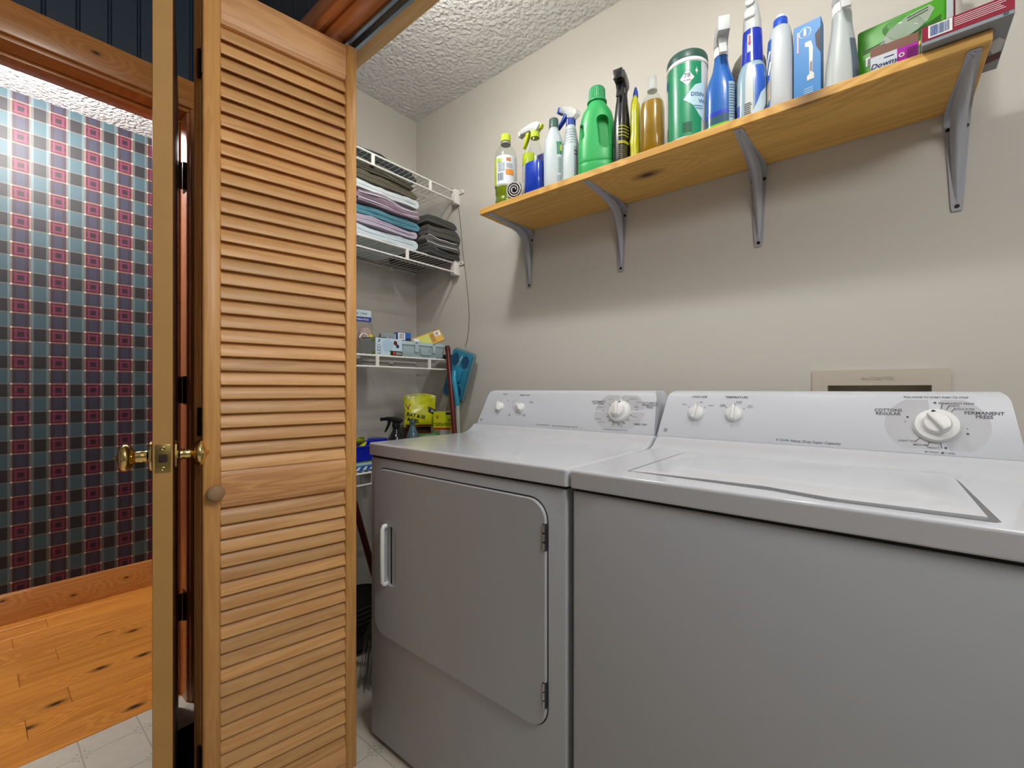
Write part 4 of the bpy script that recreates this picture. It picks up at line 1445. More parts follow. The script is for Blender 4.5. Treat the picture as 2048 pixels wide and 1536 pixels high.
G().tube([(-.070, -.010, 1.155), (-.066, -.018, 1.12), (-.058, -.012, 1.05), (-.052, -.008, 1.0)], [.013, .013, .012, .0105], 14).build('neck', M('#2f93b5', .3, coat=.2), t, smooth=60)
G().tube([(-.0525, -.008, 1.005), (.028, -.045, .01)], .0095, 12).build('pole', M('#a7b3a6', .35), t, smooth=60)
# broom lower down in the gap
t = thing('broom', 'broom with dark red handle standing low beside the dryer', 'broom', (-1.43, .99, 0))
G().tube([(0, 0, .22), (-.035, -.12, .70)], .0115, 12).build('handle', M('#4a1512', .4), t, smooth=60)
G().loft([[(x, y, z) for x, y in rrect(0, -.01 + (.33 - z) * .0, wx, wy, .01, 3)] for wx, wy, z in ((.022, .075, .17), (.018, .05, .215), (.012, .02, .235))]).build('head', M('#2c2b28', .5), t)
g = G()
rnd = random.Random(8)
for k in range(140):
    a = rnd.uniform(-.07, .07); b = rnd.uniform(-.018, .018)
    g.tube([(b, a - .01, .172), (b * 1.4 + rnd.uniform(-.004, .004), a * 1.25 - .01, .06), (b * 1.8 + rnd.uniform(-.01, .01), a * 1.45 - .01, .003)], .0012, 3)
g.build('bristles', M('#8c8a80', .7), t, smooth=0)['kind'] = 'stuff'
t, pu = pouch('black_sack', 'black bag with pale lines on the floor behind the broom', (-1.66, .98, 0), R(78), .26, .27, .14, M('#1b1a18', .45), seed=9)
flats(t, [rect(-.11, .11, .135 + .016 * k, .1375 + .016 * k) for k in range(4)], pu, M('#5b584f', .5), 'lines')['kind'] = 'stuff'

# thin cord down the wall
t = thing('cord', 'thin grey cord hanging down the wall from the topmost wire shelf', 'cord', (0, 0, 0))
G().tube([(-1.556, 1.42, 2.012), (-1.545, 1.440, 2.018), (-1.528, 1.452, 1.995), (-1.527, 1.455, 1.95), (-1.512, 1.4575, 1.86), (-1.497, 1.4575, 1.72), (-1.477, 1.4575, 1.60), (-1.459, 1.4575, 1.485), (-1.4535, 1.4575, 1.41), (-1.457, 1.4575, 1.35), (-1.470, 1.4575, 1.29), (-1.478, 1.452, 1.272)], .0011, 6).build('cord', M('#4a4642', .6), t, smooth=60)
t = thing('loose_wire', 'short dark wire dangling below the bulb shelf', 'wire', (0, 0, 0))
G().tube([(-1.522, 1.43, 1.163), (-1.535, 1.435, 1.15), (-1.575, 1.44, 1.125), (-1.59, 1.445, 1.10), (-1.583, 1.45, 1.07), (-1.572, 1.45, 1.045)], .0011, 6).build('wire', M('#33302e', .6), t, smooth=60)

# ribbed mat on the vinyl between the doors
t = thing('ribbed_mat', 'dark ribbed rubber mat on the vinyl between the two doors', 'mat', (-1.49, .455, 0), 0)
G().box(-.205, .205, -.09, .09, .0, .004).build('base', M('#120c0a', .8), t)
rb_ = None
for k in range(26):
    xx = -.198 + k * .0158
    if rb_ is None:
        rb_ = G().prism([(-.0045, 0), (.0045, 0), (.003, .004), (-.003, .004)], 1, -.088, .088).build('rib', M('#1c110e', .7), t, loc=(xx, 0, .004))
    else:
        clone(rb_, t, (xx, 0, .004))

# ------------------------------------------------------------------ bottles along the pine shelf
def shelf_thing(name, label, cat, x, y, rz=0):
    return thing(name, label, cat, (x, y, SZ), rz)


LIME = M('#b3c41a', .4)
WHITEP = M('#c3c8c8', .42)
# 1 clear bottle, lime cap
t = shelf_thing('cleaner_bottle', 'clear bottle with lime cap and a little green liquid, leftmost on the shelf', 'bottle', -1.079, 1.275)
sec = [(0, .034, .034), (.006, .039, .039), (.03, .0405, .0405), (.045, .038, .038), (.06, .0405, .0405), (.082, .0415, .0415), (.19, .0415, .0415), (.215, .0385, .0385), (.235, .027, .027), (.243, .0165, .0165), (.26, .0155, .0155)]
o, ss = body(t, 'bottle', sec, CLEAR)
body(t, 'liquid', [(.003, .032, .032), (.008, .037, .037), (.03, .0385, .0385), (.045, .036, .036), (.06, .0385, .0385), (.080, .039, .039)], M('#6f8010', .12, coat=.5), k=2)
cap(t, 'cap', .2575, .283, .0188, LIME, ribs=22)
G().lathe([(.0185, .247), (.019, .249), (.019, .253), (.0175, .255)], 24).build('neck_ring', M('#8a8a84', .3), t)
lb = patch(t, ss, -175, 40, .085, .190, M('#d3dadd', .45), name='label')
patch(t, ss, -128, -104, .083, .191, M('#b4c81e', .45), .0009, 'label_stripe', 4)
W_ = wrap(ss, -55, .0415)
flats(lb, [rect(-.0285, -.010, .09 + .075, .18)], wrap(ss, -55, .0415), M('#9cc04a', .5), 'green_print')
flats(lb, [rect(.004, .034, .118, .138)], W_, M('#d58a2c', .5), 'orange_print')
flats(lb, [rect(.006, .022, .168, .180)], W_, M('#b9743a', .5), 'brown_print')
flats(lb, bars(-.026, -.004, .098, .126, 10, 2), W_, M('#6c7c8e', .5), 'barcode')['kind'] = 'stuff'
flats(lb, [rect(-.026, .0, .132 + .0055 * k, .1345 + .0055 * k) for k in range(6)] + [rect(.006, .03, .143 + .005 * k, .145 + .005 * k) for k in range(4)], W_, M('#8fa0a8', .5), 'fine_print')['kind'] = 'stuff'
# 2 rolled cloth
t = shelf_thing('rolled_cloth', 'small rolled grey and white striped cloth lying in front of the lime-capped bottle', 'cloth', -1.000, 1.238, R(28))
pts = []
for k in range(74):
    a = k * .27
    r_ = .005 + .00122 * a
    pts.append((r_ * math.cos(a) * 1.05, r_ * math.sin(a) * 1.12))
hh = .0019
up, dn = [], []
for i, p in enumerate(pts):
    a, b = pts[max(i - 1, 0)], pts[min(i + 1, len(pts) - 1)]
    dx, dz = b[0] - a[0], b[1] - a[1]; L = math.hypot(dx, dz)
    up.append((p[0] - dz / L * hh, p[1] + dx / L * hh)); dn.append((p[0] + dz / L * hh, p[1] - dx / L * hh))
zr = -min(p[1] for p in up + dn)
g = G().loft([[(x, y_, z + zr) for x, z in up + dn[::-1]] for y_ in (-.034, -.02, .0, .03)])
g.build('roll', M('#8a8488', .9), t, smooth=60)
g = G()
for e_ in range(0, len(dn) - 1):
    g.add([(dn[e_][0], -.0345, dn[e_][1] + zr), (dn[e_ + 1][0], -.0345, dn[e_ + 1][1] + zr), (pts[e_ + 1][0], -.0345, pts[e_ + 1][1] + zr), (pts[e_][0], -.0345, pts[e_][1] + zr)], [(0, 1, 2, 3)])
g.build('pale_edge', M('#cfcccb', .9), t, smooth=0, recalc=False)
for yy in (-.026, -.012, .002, .016):
    G().tube([(x, yy, z + zr) for x, z in dn[-24:]], .0016, 5).build('stripe', M('#d2d0ce', .9), t)
# 3 aerosol can
t = shelf_thing('aerosol_can', 'slim white can with lime top behind the rolled cloth', 'can', -1.052, 1.385)
o, ss = body(t, 'can', [(0, .027, .027), (.003, .028, .028), (.195, .028, .028), (.2, .026, .026)], M('#c6c3bd', .35), k=1)
cap(t, 'cap', .198, .247, .0275, LIME, r2=.025)
patch(t, ss, -80, -10, .01, .19, M('#d5d2cc', .4), name='label')
flats(t, [rect(-.02, .02, .04 + .011 * k, .043 + .011 * k) for k in range(12)], wrap(ss, -52, .028), M('#8d8886', .5), 'fine_print')['kind'] = 'stuff'
t, fr, rt, lf, bt = carton('navy_carton', 'narrow navy blue carton showing behind the blue window cleaner', 'carton', (-1.002, 1.43, SZ), 0, .06, .04, .248, M('#232a78', .4))
# 4 window cleaner
t = shelf_thing('window_cleaner', 'clear spray bottle of blue window cleaner with yellow collar', 'spray bottle', -.937, 1.268)
sec = [(0, .034, .026, 3), (.004, .036, .028, 3.2), (.12, .036, .028, 3.2), (.15, .032, .025, 2.8), (.185, .021, .018, 2.4), (.205, .015, .015), (.222, .0135, .0135)]
o, ss = body(t, 'bottle', sec, CLEAR)
body(t, 'liquid', [(.003, .032, .024, 3), (.006, .0345, .0265, 3.2), (.12, .0345, .0265, 3.2), (.128, .0335, .0258, 3.1)], M('#0c3fc0', .12, coat=.5), k=1)
cap(t, 'collar', .219, .240, .0165, LIME, ribs=18)
trigger_head(t, .238, 172, WHITEP, M('#b9c41c', .4), WHITEP, .078, .036)
G().prism([(.012, .238), (.030, .244), (.036, .256), (.026, .262), (.010, .250)], 1, -.008, .008).build('rear_lever', M('#b9c41c', .4), t, bevel=.003)
# 5 white bottle, dark green cap
t = shelf_thing('cleanser_bottle', 'white flat bottle with dark green cap right of the window cleaner', 'bottle', -.864, 1.278, R(18))
sec = [(0, .030, .021, 3), (.005, .033, .024, 3.2), (.15, .034, .024, 3), (.185, .031, .023, 2.6), (.21, .022, .019, 2.2), (.226, .0155, .0155), (.233, .015, .015)]
WP_ = M('#b2c0c5', .38, coat=.1)
o, ss = body(t, 'bottle', sec, WP_)
cap(t, 'cap', .230, .262, .0168, M('#3d5a50', .4), r2=.0158)
lb = patch(t, ss, -66, -28, .03, .172, M('#b9c9cd', .4), name='label', off=.0006)
W_ = wrap(ss, -48, .03)
flats(lb, [rect(-.011, .011, .128, .172)], W_, M('#2e7a55', .45), 'green_print')
flats(lb, [rect(.001, .010, .140, .160)], wrap(ss, -48, .03, .0016), M('#c6cf3a', .45), 'yellow_print')
flats(lb, [rect(-.008, .008, .066 + .006 * k, .069 + .006 * k) for k in range(9)], W_, M('#6f858c', .5), 'fine_print')['kind'] = 'stuff'
flats(lb, bars(-.009, .009, .034, .058, 7, 4), W_, M('#2f5b84', .5), 'barcode')['kind'] = 'stuff'
# 6 white spray bottle with blue trigger
t = shelf_thing('spray_bottle', 'white spray bottle with blue collar and blue trigger tilted upward', 'spray bottle', -.812, 1.305, R(10))
sec = [(0, .029, .022, 3), (.005, .032, .025, 3.2), (.12, .032, .025, 3), (.16, .028, .023, 2.6), (.19, .021, .020, 2.2), (.222, .0175, .0175), (.234, .0145, .0145)]
o, ss = body(t, 'bottle', sec, WP_)
for k in range(6):
    zz = .165 + .0095 * k
    rx, ry, e = sec_at(ss, zz)
    G().loft([[(*sup(2 * math.pi * j / 24, rx + d_, ry + d_, e), zz + h_) for j in range(24)] for d_, h_ in ((-.001, -.0022), (.0012, 0), (-.001, .0022))]).build('grip_ring', WP_, t, smooth=60)
BLU = M('#1d3f9c', .35)
cap(t, 'collar', .231, .255, .0165, BLU, ribs=18)
trigger_head(t, .256, 160, CLEAR2, BLU, BLU, .070, .036, .012, tilt=26)
patch(t, ss, -60, -28, .05, .15, M('#8a95a3', .45), name='label')
flats(t, [rect(-.006, .006, .118, .124), rect(-.006, .006, .130, .136)], wrap(ss, -46, .03), M('#2a2f3a', .5), 'dark_print')['kind'] = 'stuff'
# 7 green jug with grip recesses
t = shelf_thing('detergent_jug', 'bright green detergent jug with ribbed green cap and moulded handle', 'jug', -.705, 1.293, R(24))
GR = M('#2fa85a', .4, coat=.08)
sec = [(0, .050, .032, 2.6), (.006, .057, .038, 2.8), (.05, .060, .040, 2.8), (.056, .0585, .0385, 2.8), (.062, .060, .040, 2.8), (.13, .0585, .039, 2.6), (.19, .055, .037, 2.4), (.225, .046, .034, 2.2), (.248, .032, .029, 2), (.262, .026, .026, 2)]
o, ss = body(t, 'jug', sec, GR, n=64, k=5)
for nm, cxx, hw, zc, hz_, y0_, y1_ in (('c1', .024, .0185, .148, .054, -.07, -.012), ('c2', -.052, .013, .160, .028, -.07, -.006)):
    cg = G()
    rg = lambda s_: [(cxx + (x - cxx) * s_, z) for x, z in rrect(cxx, zc, hw, hz_, hw * .95, 6)]
    cg.loft([[(x + (z - zc) * -.10, y0_, z) for x, z in rg(1.12)], [(x + (z - zc) * -.10, y1_ - .012, z) for x, z in rg(1.0)], [(x + (z - zc) * -.10, y1_, z) for x, z in rg(.72)]])
    c = cg.build(nm, GR, t, smooth=50)
    md = o.modifiers.new(nm, 'BOOLEAN'); md.operation = 'DIFFERENCE'; md.object = c; md.solver = 'EXACT'
    bpy.context.view_layer.update()
    nm_ = bpy.data.meshes.new_from_object(o.evaluated_get(bpy.context.evaluated_depsgraph_get()))
    o.modifiers.clear(); o.data = nm_
    bpy.data.objects.remove(c)
o.data.shade_smooth(); o.data.set_sharp_from_angle(angle=R(38))
cap(t, 'collar', .258, .268, .0315, M('#2f9c5c', .4))
cap(t, 'cap', .266, .306, .0275, M('#2f9a5e', .4), ribs=30, r2=.026)
patch(t, ss, -18, 12, .02, .10, M('#c9983a', .4), name='label')
# 8 black spray bottle
t = shelf_thing('spray_bottle', 'tall black spray bottle with yellow-lined label beside the green jug', 'spray bottle', -.615, 1.288, R(-6))
sec = [(0, .019, .026, 3), (.004, .0205, .029, 3.2), (.11, .021, .029, 3), (.17, .020, .026, 2.6), (.21, .0175, .021, 2.4), (.24, .0165, .0165), (.247, .0155, .0155)]
BKB = M('#14171c', .22, coat=.4)
o, ss = body(t, 'bottle', sec, BKB)
cap(t, 'collar', .244, .263, .0165, M('#20262e', .3), ribs=16)
trigger_head(t, .262, -76, M('#171c1a', .3), BKB, BKB, .045, .046, .0155)
patch(t, ss, -70, -5, .02, .15, M('#23241a', .35), name='label')
flats(t, [rect(-.019, .018, .105 + .010 * k, .108 + .010 * k) for k in range(4)] + [rect(-.018, .018, .082, .091)], wrap(ss, -42, .024), M('#a3a32a', .4), 'yellow_lines')['kind'] = 'stuff'
flats(t, [rect(-.018, .016, .026 + .006 * k, .028 + .006 * k) for k in range(9)], wrap(ss, -42, .024), M('#6c6c4c', .5), 'fine_print')['kind'] = 'stuff'
t, fr, rt, lf, bt = carton('blue_orange_carton', 'thin blue and orange carton just behind the green jug', 'carton', (-.655, 1.372, SZ), R(0), .03, .09, .10, M('#2f62b4', .4))
flats(t, [rect(-.015, -.003, .01, .09)], fr, M('#d08a2a', .4), 'print')
# 9 yellow wrapped bottle
t = shelf_thing('wrapped_refill', 'narrow yellow wrapped refill with blue tip between black and amber bottles', 'refill', -.578, 1.305, R(10))
g = G(); rings = []
for k in range(17):
    s_ = k / 16; ring = []
    rx = .0165 * (1 - .15 * s_ - .5 * max(0, s_ - .85) / .15); ry = .030 * (1 - .25 * s_ - .5 * max(0, s_ - .85) / .15)
    for j in range(20):
        x, y = sup(2 * math.pi * j / 20, rx, ry, 2.4)
        nn = noise.noise(Vector((x * 60, y * 60, s_ * 12)))
        ring.append((x + nn * .002, y + nn * .002, s_ * .236))
    rings.append(ring)
g.loft(rings).build('wrapper', M('#b3b21b', .32, coat=.2), t, smooth=70)
G().lathe([(.008, .232), (.0075, .245), (.0035, .262), (.0008, .266)], 14).build('tip', BLU, t)
# 10 amber liquid bottle
t = shelf_thing('soap_bottle', 'clear bottle of amber liquid with translucent cap', 'bottle', -.522, 1.298)
sec = [(0, .031, .028, 2.4), (.005, .0345, .031, 2.5), (.16, .0350, .031, 2.5), (.19, .031, .028, 2.3), (.208, .020, .019, 2), (.222, .0135, .0135), (.232, .012, .012)]
o, ss = body(t, 'bottle', sec, CLEAR)
body(t, 'liquid', [(.003, .030, .027, 2.4), (.007, .0330, .0295, 2.5), (.16, .0335, .0295, 2.5), (.186, .0305, .0275, 2.35)], M('#9a7410', .15, coat=.4, var=.3), k=1)
cap(t, 'cap', .228, .267, .0132, CLEAR2, r2=.0122)
G().lathe([(.0145, .224), (.0152, .226), (.0145, .229)], 20).build('neck_ring', CLEAR2, t)
# 11 wipes canister
t = shelf_thing('wipes_canister', 'green canister of disinfecting wipes with dark lid', 'canister', -.418, 1.292)
sec = [(0, .0525, .0525), (.003, .0535, .0535), (.228, .0535, .0535), (.232, .0525, .0525)]
o, ss = body(t, 'canister', sec, M('#d2d8d6', .35), n=48, k=1)
lb = patch(t, ss, -160, -30, .024, .226, M('#1e8c62', .32, coat=.3), .0006, 'label', 26, 4)
patch(t, ss, -160, -30, .001, .022, M('#d8dcda', .4), .0005, 'lower_band', 26, 2)
patch(t, ss, -154, -139, .028, .20, M('#cfd6d6', .4), .0011, 'side_panel', 5, 4)
patch(t, ss, -154, -139, .178, .205, M('#20509a', .4), .0016, 'blue_badge', 5, 2)
G().lathe([(.0545, .228), (.0555, .230), (.0555, .236), (.0545, .238)], 48).build('white_ring', WHITE, t)
G().lathe([(.0545, .238), (.0550, .240), (.0545, .256), (.052, .262), (.047, .264)], 48).build('lid', M('#2b5148', .4), t)
W_ = wrap(ss, -72, .0535)
Wb = wrap(ss, -72, .0535, .0016)
Wc = wrap(ss, -72, .0535, .0021)
flats(lb, [[(-.0185, .181), (.0, .160), (.0185, .181), (.0, .203)]], W_, WHITE, 'diamond')
letters(lb, [('78', 0, .187, .017, dict(bold=.01)), ('WIPES', 0, .1735, .0075, dict(bold=.01))], Wb, M('#1f3a4a', .5))
flats(lb, [[(.0205, .199), (.0245, .194), (.0285, .199), (.0245, .204)], [(.0232, .1995), (.0245, .187), (.0258, .1995), (.0245, .211)]], W_, WHITE, 'sparkle')
flats(lb, [[(-.010, .123), (.020, .160), (.048, .170), (.048, .062), (.030, .080), (.016, .104)]], W_, M('#bcdbe6', .35), 'pale_panel')
letters(lb, [('DISIN', .0275, .134, .0150, dict(bold=.015)), ('WI', .0395, .1155, .0150, dict(bold=.015))], Wb, M('#1d4f96', .5))
flats(lb, [rect(.018, .042, .1015, .104), rect(.022, .042, .095, .0975)], Wb, M('#3f7fa6', .5), 'fine_print')['kind'] = 'stuff'
flats(lb, [rect(-.012, .012, .034 + .0048 * k, .0365 + .0048 * k) for k in range(6)], W_, M('#174a38', .5), 'fine_print')['kind'] = 'stuff'
flats(lb, bars(-.070, -.058, .03, .07, 7, 3, False), Wb, INK, 'barcode')['kind'] = 'stuff'
flats(lb, [rect(-.044 + .006 * k, -.040 + .006 * k, .010, .015) for k in range(9)], W_, M('#6f7a78', .5), 'fine_print')['kind'] = 'stuff'
# 12 blue bottle, white trigger
t = shelf_thing('spray_bottle', 'bright blue sleeved spray bottle with white trigger and green base', 'spray bottle', -.327, 1.288)
sec = [(0, .034, .027, 2.8), (.004, .0375, .030, 3), (.13, .0375, .030, 2.8), (.165, .030, .026, 2.4), (.19, .0215, .0205, 2.1), (.222, .0165, .0165), (.232, .014, .014)]
o, ss = body(t, 'bottle', sec, M('#185fb0', .25, coat=.3))
patch(t, ss, -178, 178, .001, .036, M('#6cbb1e', .2, coat=.4), .0006, 'green_base', 40, 3)
patch(t, ss, -178, 178, .036, .058, M('#31576e', .2, coat=.4), .0006, 'dark_band', 40, 2)
patch(t, ss, -178, 178, .058, .070, M('#1535b4', .3, coat=.3), .0008, 'navy_band', 40, 2)
patch(t, ss, -55, -18, .03, .14, M('#9db8c6', .35), .0012, 'label')
flats(t, [rect(-.010, .010, .045 + .007 * k, .0475 + .007 * k) for k in range(13)], wrap(ss, -37, .034, .0018), M('#5b7f96', .5), 'fine_print')['kind'] = 'stuff'
cap(t, 'collar', .226, .250, .0175, WHITE, ribs=20)
trigger_head(t, .249, -68, WHITEP, WHITEP, WHITEP, .058, .054, .0155)
# 13 clear sprayer, blue sleeve
t = shelf_thing('spray_bottle', 'blue and silver spray bottle with frosted trigger cover, in front of the grey duster', 'spray bottle', -.250, 1.282)
sec = [(0, .031, .026, 2.8), (.004, .0345, .029, 3), (.12, .0345, .029, 2.8), (.150, .031, .027, 2.4), (.168, .0245, .0235, 2.1), (.235, .0225, .0225), (.252, .0215, .0215)]
o, ss = body(t, 'bottle', sec, M('#8fabbb', .25, coat=.25))
patch(t, ss, -178, 178, .165, .251, M('#1834b0', .22, coat=.4), .0008, 'neck_sleeve', 40, 6)
lb = patch(t, ss, -78, -30, .004, .15, M('#2b5fc4', .25, coat=.4), .0007, 'label')
patch(t, ss, -150, -118, .004, .06, M('#2247b8', .25, coat=.4), .0007, 'blue_corner')
patch(t, ss, -100, -84, .004, .16, M('#c9d0d0', .25, coat=.3), .0011, 'strip')
flats(t, [[(-.022, .02), (.0, .075), (.016, .09), (.018, .05), (.006, .03)]], wrap(ss, -55, .032, .0016), M('#b7cfdd', .3), 'splash')
flats(t, [rect(-.006, .006, .19, .236)], wrap(ss, -92, .0235, .0014), M('#b8bfc4', .3), 'window')
flats(t, [[(-.002, .232), (.002, .232), (.002, .215), (.0045, .215), (0, .205), (-.0045, .215), (-.002, .215)]], wrap(ss, -92, .0235, .0020), M('#a32a36', .4), 'red_arrow')
flats(t, bars(-.005, .004, .02, .06, 8, 6, False), wrap(ss, -92, .032, .0018), INK, 'barcode')['kind'] = 'stuff'
hd = G().loft([[(*sup(2 * math.pi * j / 24, rx, ry, 2.6), z) if False else (sup(2 * math.pi * j / 24, rx, ry, 2.6)[0], sup(2 * math.pi * j / 24, rx, ry, 2.6)[1] + oy, z) for j in range(24)] for z, rx, ry, oy in ((.250, .0215, .0215, 0), (.275, .0205, .022, -.002), (.300, .017, .022, -.004), (.318, .014, .019, -.008), (.326, .012, .015, -.010))]).build('trigger_cover', M('#ccd2d2', .3, alpha=.85), t, smooth=50)
G().loft([[(x, -.0235 - k, z) for x, z in rrect(-.001, .286, .0125 - q, .011 - q, .006, 4)] for k, q in ((0, 0), (.004, .001), (.006, .004))]).build('trigger', WHITE, hd, smooth=50)
G().lathe([(.0105, 0), (.0105, .004), (.008, .005), (.0075, .003), (.0003, .003)], 20, Matrix.Translation((0, -.026, .314)) @ Matrix.Rotation(R(75), 4, 'X')).build('nozzle', WHITE, hd)
# 14 grey duster behind
t = shelf_thing('duster', 'grey-brown woolly duster standing behind the blue and silver spray bottle', 'duster', -.282, 1.402)
g = G(); rings = []
for k in range(22):
    a = k / 21
    z = .285 * a
    r_ = .043 * min(1, (max(0, 1 - (max(0, a - .82) / .18) ** 2)) ** .5 + .02)
    ring = []
    for j in range(36):
        an = 2 * math.pi * j / 36
        nn = noise.noise(Vector((math.cos(an) * 7, math.sin(an) * 7, z * 90))) * .0025
        ring.append(((r_ + nn) * math.cos(an), (r_ + nn) * math.sin(an), z))
    rings.append(ring)
g.loft(rings).build('wool', M('#6f6a60', .95, bump=(160, 1., .004)), t, smooth=70)
# 15 white bottle, blue cap
t = shelf_thing('bleach_bottle', 'white bottle with round blue cap left of the blue carton', 'bottle', -.188, 1.287, R(6))
sec = [(0, .026, .027, 3.2), (.005, .0285, .030, 3.6), (.15, .0285, .030, 3.4), (.20, .0265, .028, 3), (.228, .021, .023, 2.6), (.236, .0155, .0155, 2)]
o, ss = body(t, 'bottle', sec, M('#b4bcc1', .4, coat=.1))
cap(t, 'cap', .233, .256, .0165, M('#1f4fc0', .35), r2=.0155)
cap(t, 'cap_tip', .255, .265, .010, WHITE)
lb = patch(t, ss, -168, -122, .01, .20, M('#2458a8', .35), .0007, 'label')
flats(lb, [[(-.016, .02), (.012, .05), (.014, .10), (-.016, .08)]], wrap(ss, -145, .028, .0014), M('#9a9489', .4), 'picture')
flats(lb, [[(-.010, .118), (-.004, .116), (.012, .168), (.006, .170)], [(.002, .112), (.008, .110), (.016, .140), (.010, .142)]], wrap(ss, -145, .028, .0014), WHITE, 'white_swash')
# 16 blue carton
t, fr, rt, lf, bt = carton('blue_carton', 'upright sky blue carton with torn corner between two white bottles', 'carton', (-.1285, 1.282, SZ), R(-4), .055, .036, .205, M('#1f78bc', .45))
flats(t, [ngon(-.004, .182, .0125, 22)], fr, M('#bcd8ea', .4), 'round_badge')
flats(t, [ngon(-.004, .182, .0108, 22)], lambda u, v: (u, -.0192, v), M('#1f78bc', .45), 'badge_fill')
flats(t, [rect(-.0065, -.0015, .174, .190)], lambda u, v: (u, -.0198, v), WHITE, 'badge_bar')
flats(t, [[(.000, .066), (.014, .066), (.014, .078), (.011, .082), (.012, .140), (.008, .158), (-.004, .158), (-.004, .148), (.004, .144), (.005, .080), (.000, .076)]], fr, M('#cfd0c8', .4), 'white_shape')
flats(t, [[(.0065, .085), (.010, .085), (.010, .11), (.0065, .105)]], lambda u, v: (u, -.0192, v), M('#6d5138', .4), 'brown_print')
flats(t, [[(.0272, .120), (.0272, .182), (.016, .168), (.018, .140)]], fr, BLACK, 'torn_corner')
flats(t, [rect(-.006, .012, .006 + .005 * k, .0075 + .005 * k) for k in range(9)], fr, M('#a9cfe8', .4), 'fine_print')['kind'] = 'stuff'
flats(t, [rect(-.020, -.017, .14, .19)], fr, M('#c9a9b0', .4), 'side_strip')
# 17 white spray bottle, top out of frame
t = shelf_thing('spray_bottle', 'large white spray bottle with dark side label, left of the green packet', 'spray bottle', -.064, 1.282, R(4))
sec = [(0, .0300, .028, 2.6), (.004, .0335, .030, 2.8), (.07, .0315, .029, 2.6), (.13, .025, .0255, 2.4), (.165, .0205, .0215, 2.2), (.178, .0195, .0195), (.196, .0190, .0190), (.202, .016, .016)]
o, ss = body(t, 'bottle', sec, M('#b1baba', .4))
patch(t, ss, -62, -22, .012, .125, M('#5d6a7a', .4), .0007, 'label')
patch(t, ss, -62, -22, .012, .032, M('#26344e', .4), .0012, 'label_foot')
cap(t, 'collar', .200, .222, .0180, WHITE, ribs=22)
trigger_head(t, .221, -80, WHITEP, WHITEP, WHITEP, .060, .050, .015)
# 18 green packet with a clear dome
t = shelf_thing('green_packet', 'bright green packet with a clear window beside the white spray bottle', 'packet', .040, 1.330, R(-5))
GP = M('#439c16', .42)
G().box(-.076, .074, -.012, .012, 0, .170).build('packet', GP, t, bevel=.005, seg=3)
fr = lambda u, v: (u, -.0128, v)
fr2 = lambda u, v: (u, -.0134, v)
flats(t, [ngon(0, 0, 1, 3) if False else [(u * 1.0, v) for u, v in [(-.040, .112), (-.020, .142), (.012, .158), (.048, .162), (.056, .150), (.046, .130), (.018, .112), (-.015, .104)]]], fr, M('#9fae9a', .3), 'window_back')
G().lathe([(.040, 0), (.036, .010), (.024, .018), (.0003, .022)], 28, Matrix.Translation((.006, -.012, .135)) @ Matrix.Rotation(R(28), 4, 'Y') @ Matrix.Scale(.55, 4, (0, 0, 1)) @ Matrix.Rotation(R(90), 4, 'X')).build('dome', CLEAR, t, smooth=60)
flats(t, [[(-.030, .062), (.072, .094), (.072, .104), (-.030, .072)]], fr, M('#c9cc2e', .35), 'yellow_band')
flats(t, [[(-.060 + 0, .080), (-.030, .086), (-.030, .106), (-.060, .100)]], fr2, WHITE, 'barcode_panel')
flats(t, bars(-.057, -.033, .084, .100, 7, 4, False), lambda u, v: (u, -.0140, v + (u + .045) * .2), INK, 'barcode')['kind'] = 'stuff'
flats(t, [[(-.022, .078 + .0045 * k), (.066, .106 + .0045 * k), (.066, .108 + .0045 * k), (-.022, .080 + .0045 * k)] for k in range(6)], fr2, M('#1d5c0e', .4), 'fine_print')['kind'] = 'stuff'
flats(t, [[(-.066, .112 + .005 * k), (-.026, .117 + .005 * k), (-.026, .119 + .005 * k), (-.066, .114 + .005 * k)] for k in range(2)] + [[(.012, .146 + .006 * k), (.046, .151 + .006 * k), (.046, .153 + .006 * k), (.012, .148 + .006 * k)] for k in range(2)], fr2, M('#26401c', .4), 'fine_print')['kind'] = 'stuff'
# 19 dryer-sheet carton
t, fr, rt, lf, bt = carton('dryer_sheet_carton', 'low brown and magenta carton lettered Downy at the shelf edge', 'carton', (.0265, 1.250, SZ), R(0), .077, .052, .060, M('#7a5546', .45))
flats(t, [rect(-.0380, .005, .001, .040)], fr, M('#c3cdd6', .4), 'white_panel')
flats(t, [rect(.005, .0380, .001, .040)], fr, M('#a3189c', .4), 'magenta_panel')
letters(t, [('Downy', -.0165, .0185, .0150, dict(bold=.02, shear=.3))], lambda u, v: (u, -.0272, v), M('#1a2c5c', .4))
flats(t, [rect(-.016, .0, .030, .0318)], lambda u, v: (u, -.0272, v), M('#1a2c5c', .4), 'fine_print')
flats(t, ticks(.012, .024, .0025, .0045, range(0, 360, 40), .0013), lambda u, v: (u, -.0272, v), WHITE, 'recycle_mark')['kind'] = 'stuff'
flats(t, [rect(.020, .036, .012 + .004 * k, .0135 + .004 * k) for k in range(6)], lambda u, v: (u, -.0272, v), M('#5a1058', .4), 'fine_print')['kind'] = 'stuff'
t = shelf_thing('twine', 'short twist of yellow-green twine beside the maroon carton', 'twine', .0685, 1.236)
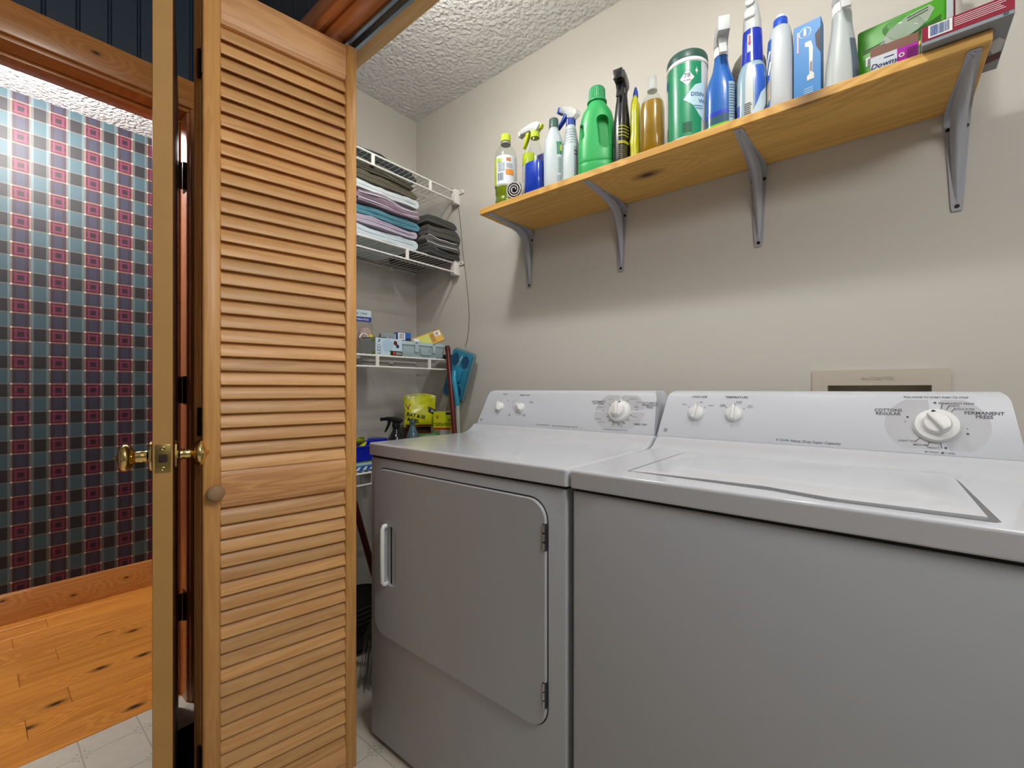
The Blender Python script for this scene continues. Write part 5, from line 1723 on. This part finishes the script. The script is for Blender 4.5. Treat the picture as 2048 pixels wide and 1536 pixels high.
G().tube([(0, 0, .0015), (-.001, .004, .015), (.001, .007, .030), (0, .010, .045)], .0016, 6).build('twine', M('#b6b23c', .6), t)
# 20 white canister with red letters
t = shelf_thing('white_canister', 'white canister with dark red lettering behind the maroon carton', 'canister', .120, 1.412)
sec = [(0, .026, .026), (.003, .027, .027), (.20, .027, .027), (.215, .024, .024), (.23, .020, .020)]
o, ss = body(t, 'canister', sec, M('#c9d2d6', .35), n=36, k=1)
letters(t, [('sh', -.004, .148, .020, dict(bold=.04)), ('s', -.008, .172, .020, dict(bold=.04))], wrap(ss, -98, .027), M('#7a1c16', .4))
patch(t, ss, -62, -30, .10, .20, M('#d8d2cc', .4), .0007, 'panel')
patch(t, ss, -68, -61, .10, .20, M('#6b2a2a', .4), .0009, 'dark_stripe', 3)
cap(t, 'cap', .229, .245, .021, WHITE)
# 21 maroon carton overhanging the end
t, fr, rt, lf, bt = carton('maroon_carton', 'flat maroon and grey carton overhanging the right end of the shelf', 'carton', (.1295, 1.270, SZ + .001), R(-1), .122, .182, .036, M('#8a9197', .45))
Y_ = -.182 / 2
flats(t, [rect(-.0608, .0608, .0075, .0357)], fr, M('#8a1330', .4), 'front_print')
fr2 = lambda u, v: (u, Y_ - .0012, v)
flats(t, [rect(-.052, -.0185, .0105, .0345)], fr2, WHITE, 'barcode_panel')
flats(t, bars(-.049, -.022, .013, .0325, 16, 5), lambda u, v: (u, Y_ - .0018, v), M('#2f5a94', .4), 'barcode')['kind'] = 'stuff'
flats(t, [rect(-.016, .050 - .003 * (k % 3), .0155 + .0036 * k, .0170 + .0036 * k) for k in range(5)], fr2, M('#d9b9c0', .4), 'fine_print')['kind'] = 'stuff'
letters(t, [('40', .050, .0040, .0075, dict(bold=.02))], fr2, M('#26424a', .5))
bt2 = lambda u, v: (u, v, -.0006)
flats(t, [[(.040, -.02), (.050, -.03), (.060, -.012), (.058, .02), (.048, .026), (.042, .01)]], bt2, M('#c2c6c6', .5), 'leaf_print')
flats(t, [[(.040, .03), (.060, .028), (.060, .05), (.040, .058)]], bt2, M('#5a2a30', .5), 'dark_print')
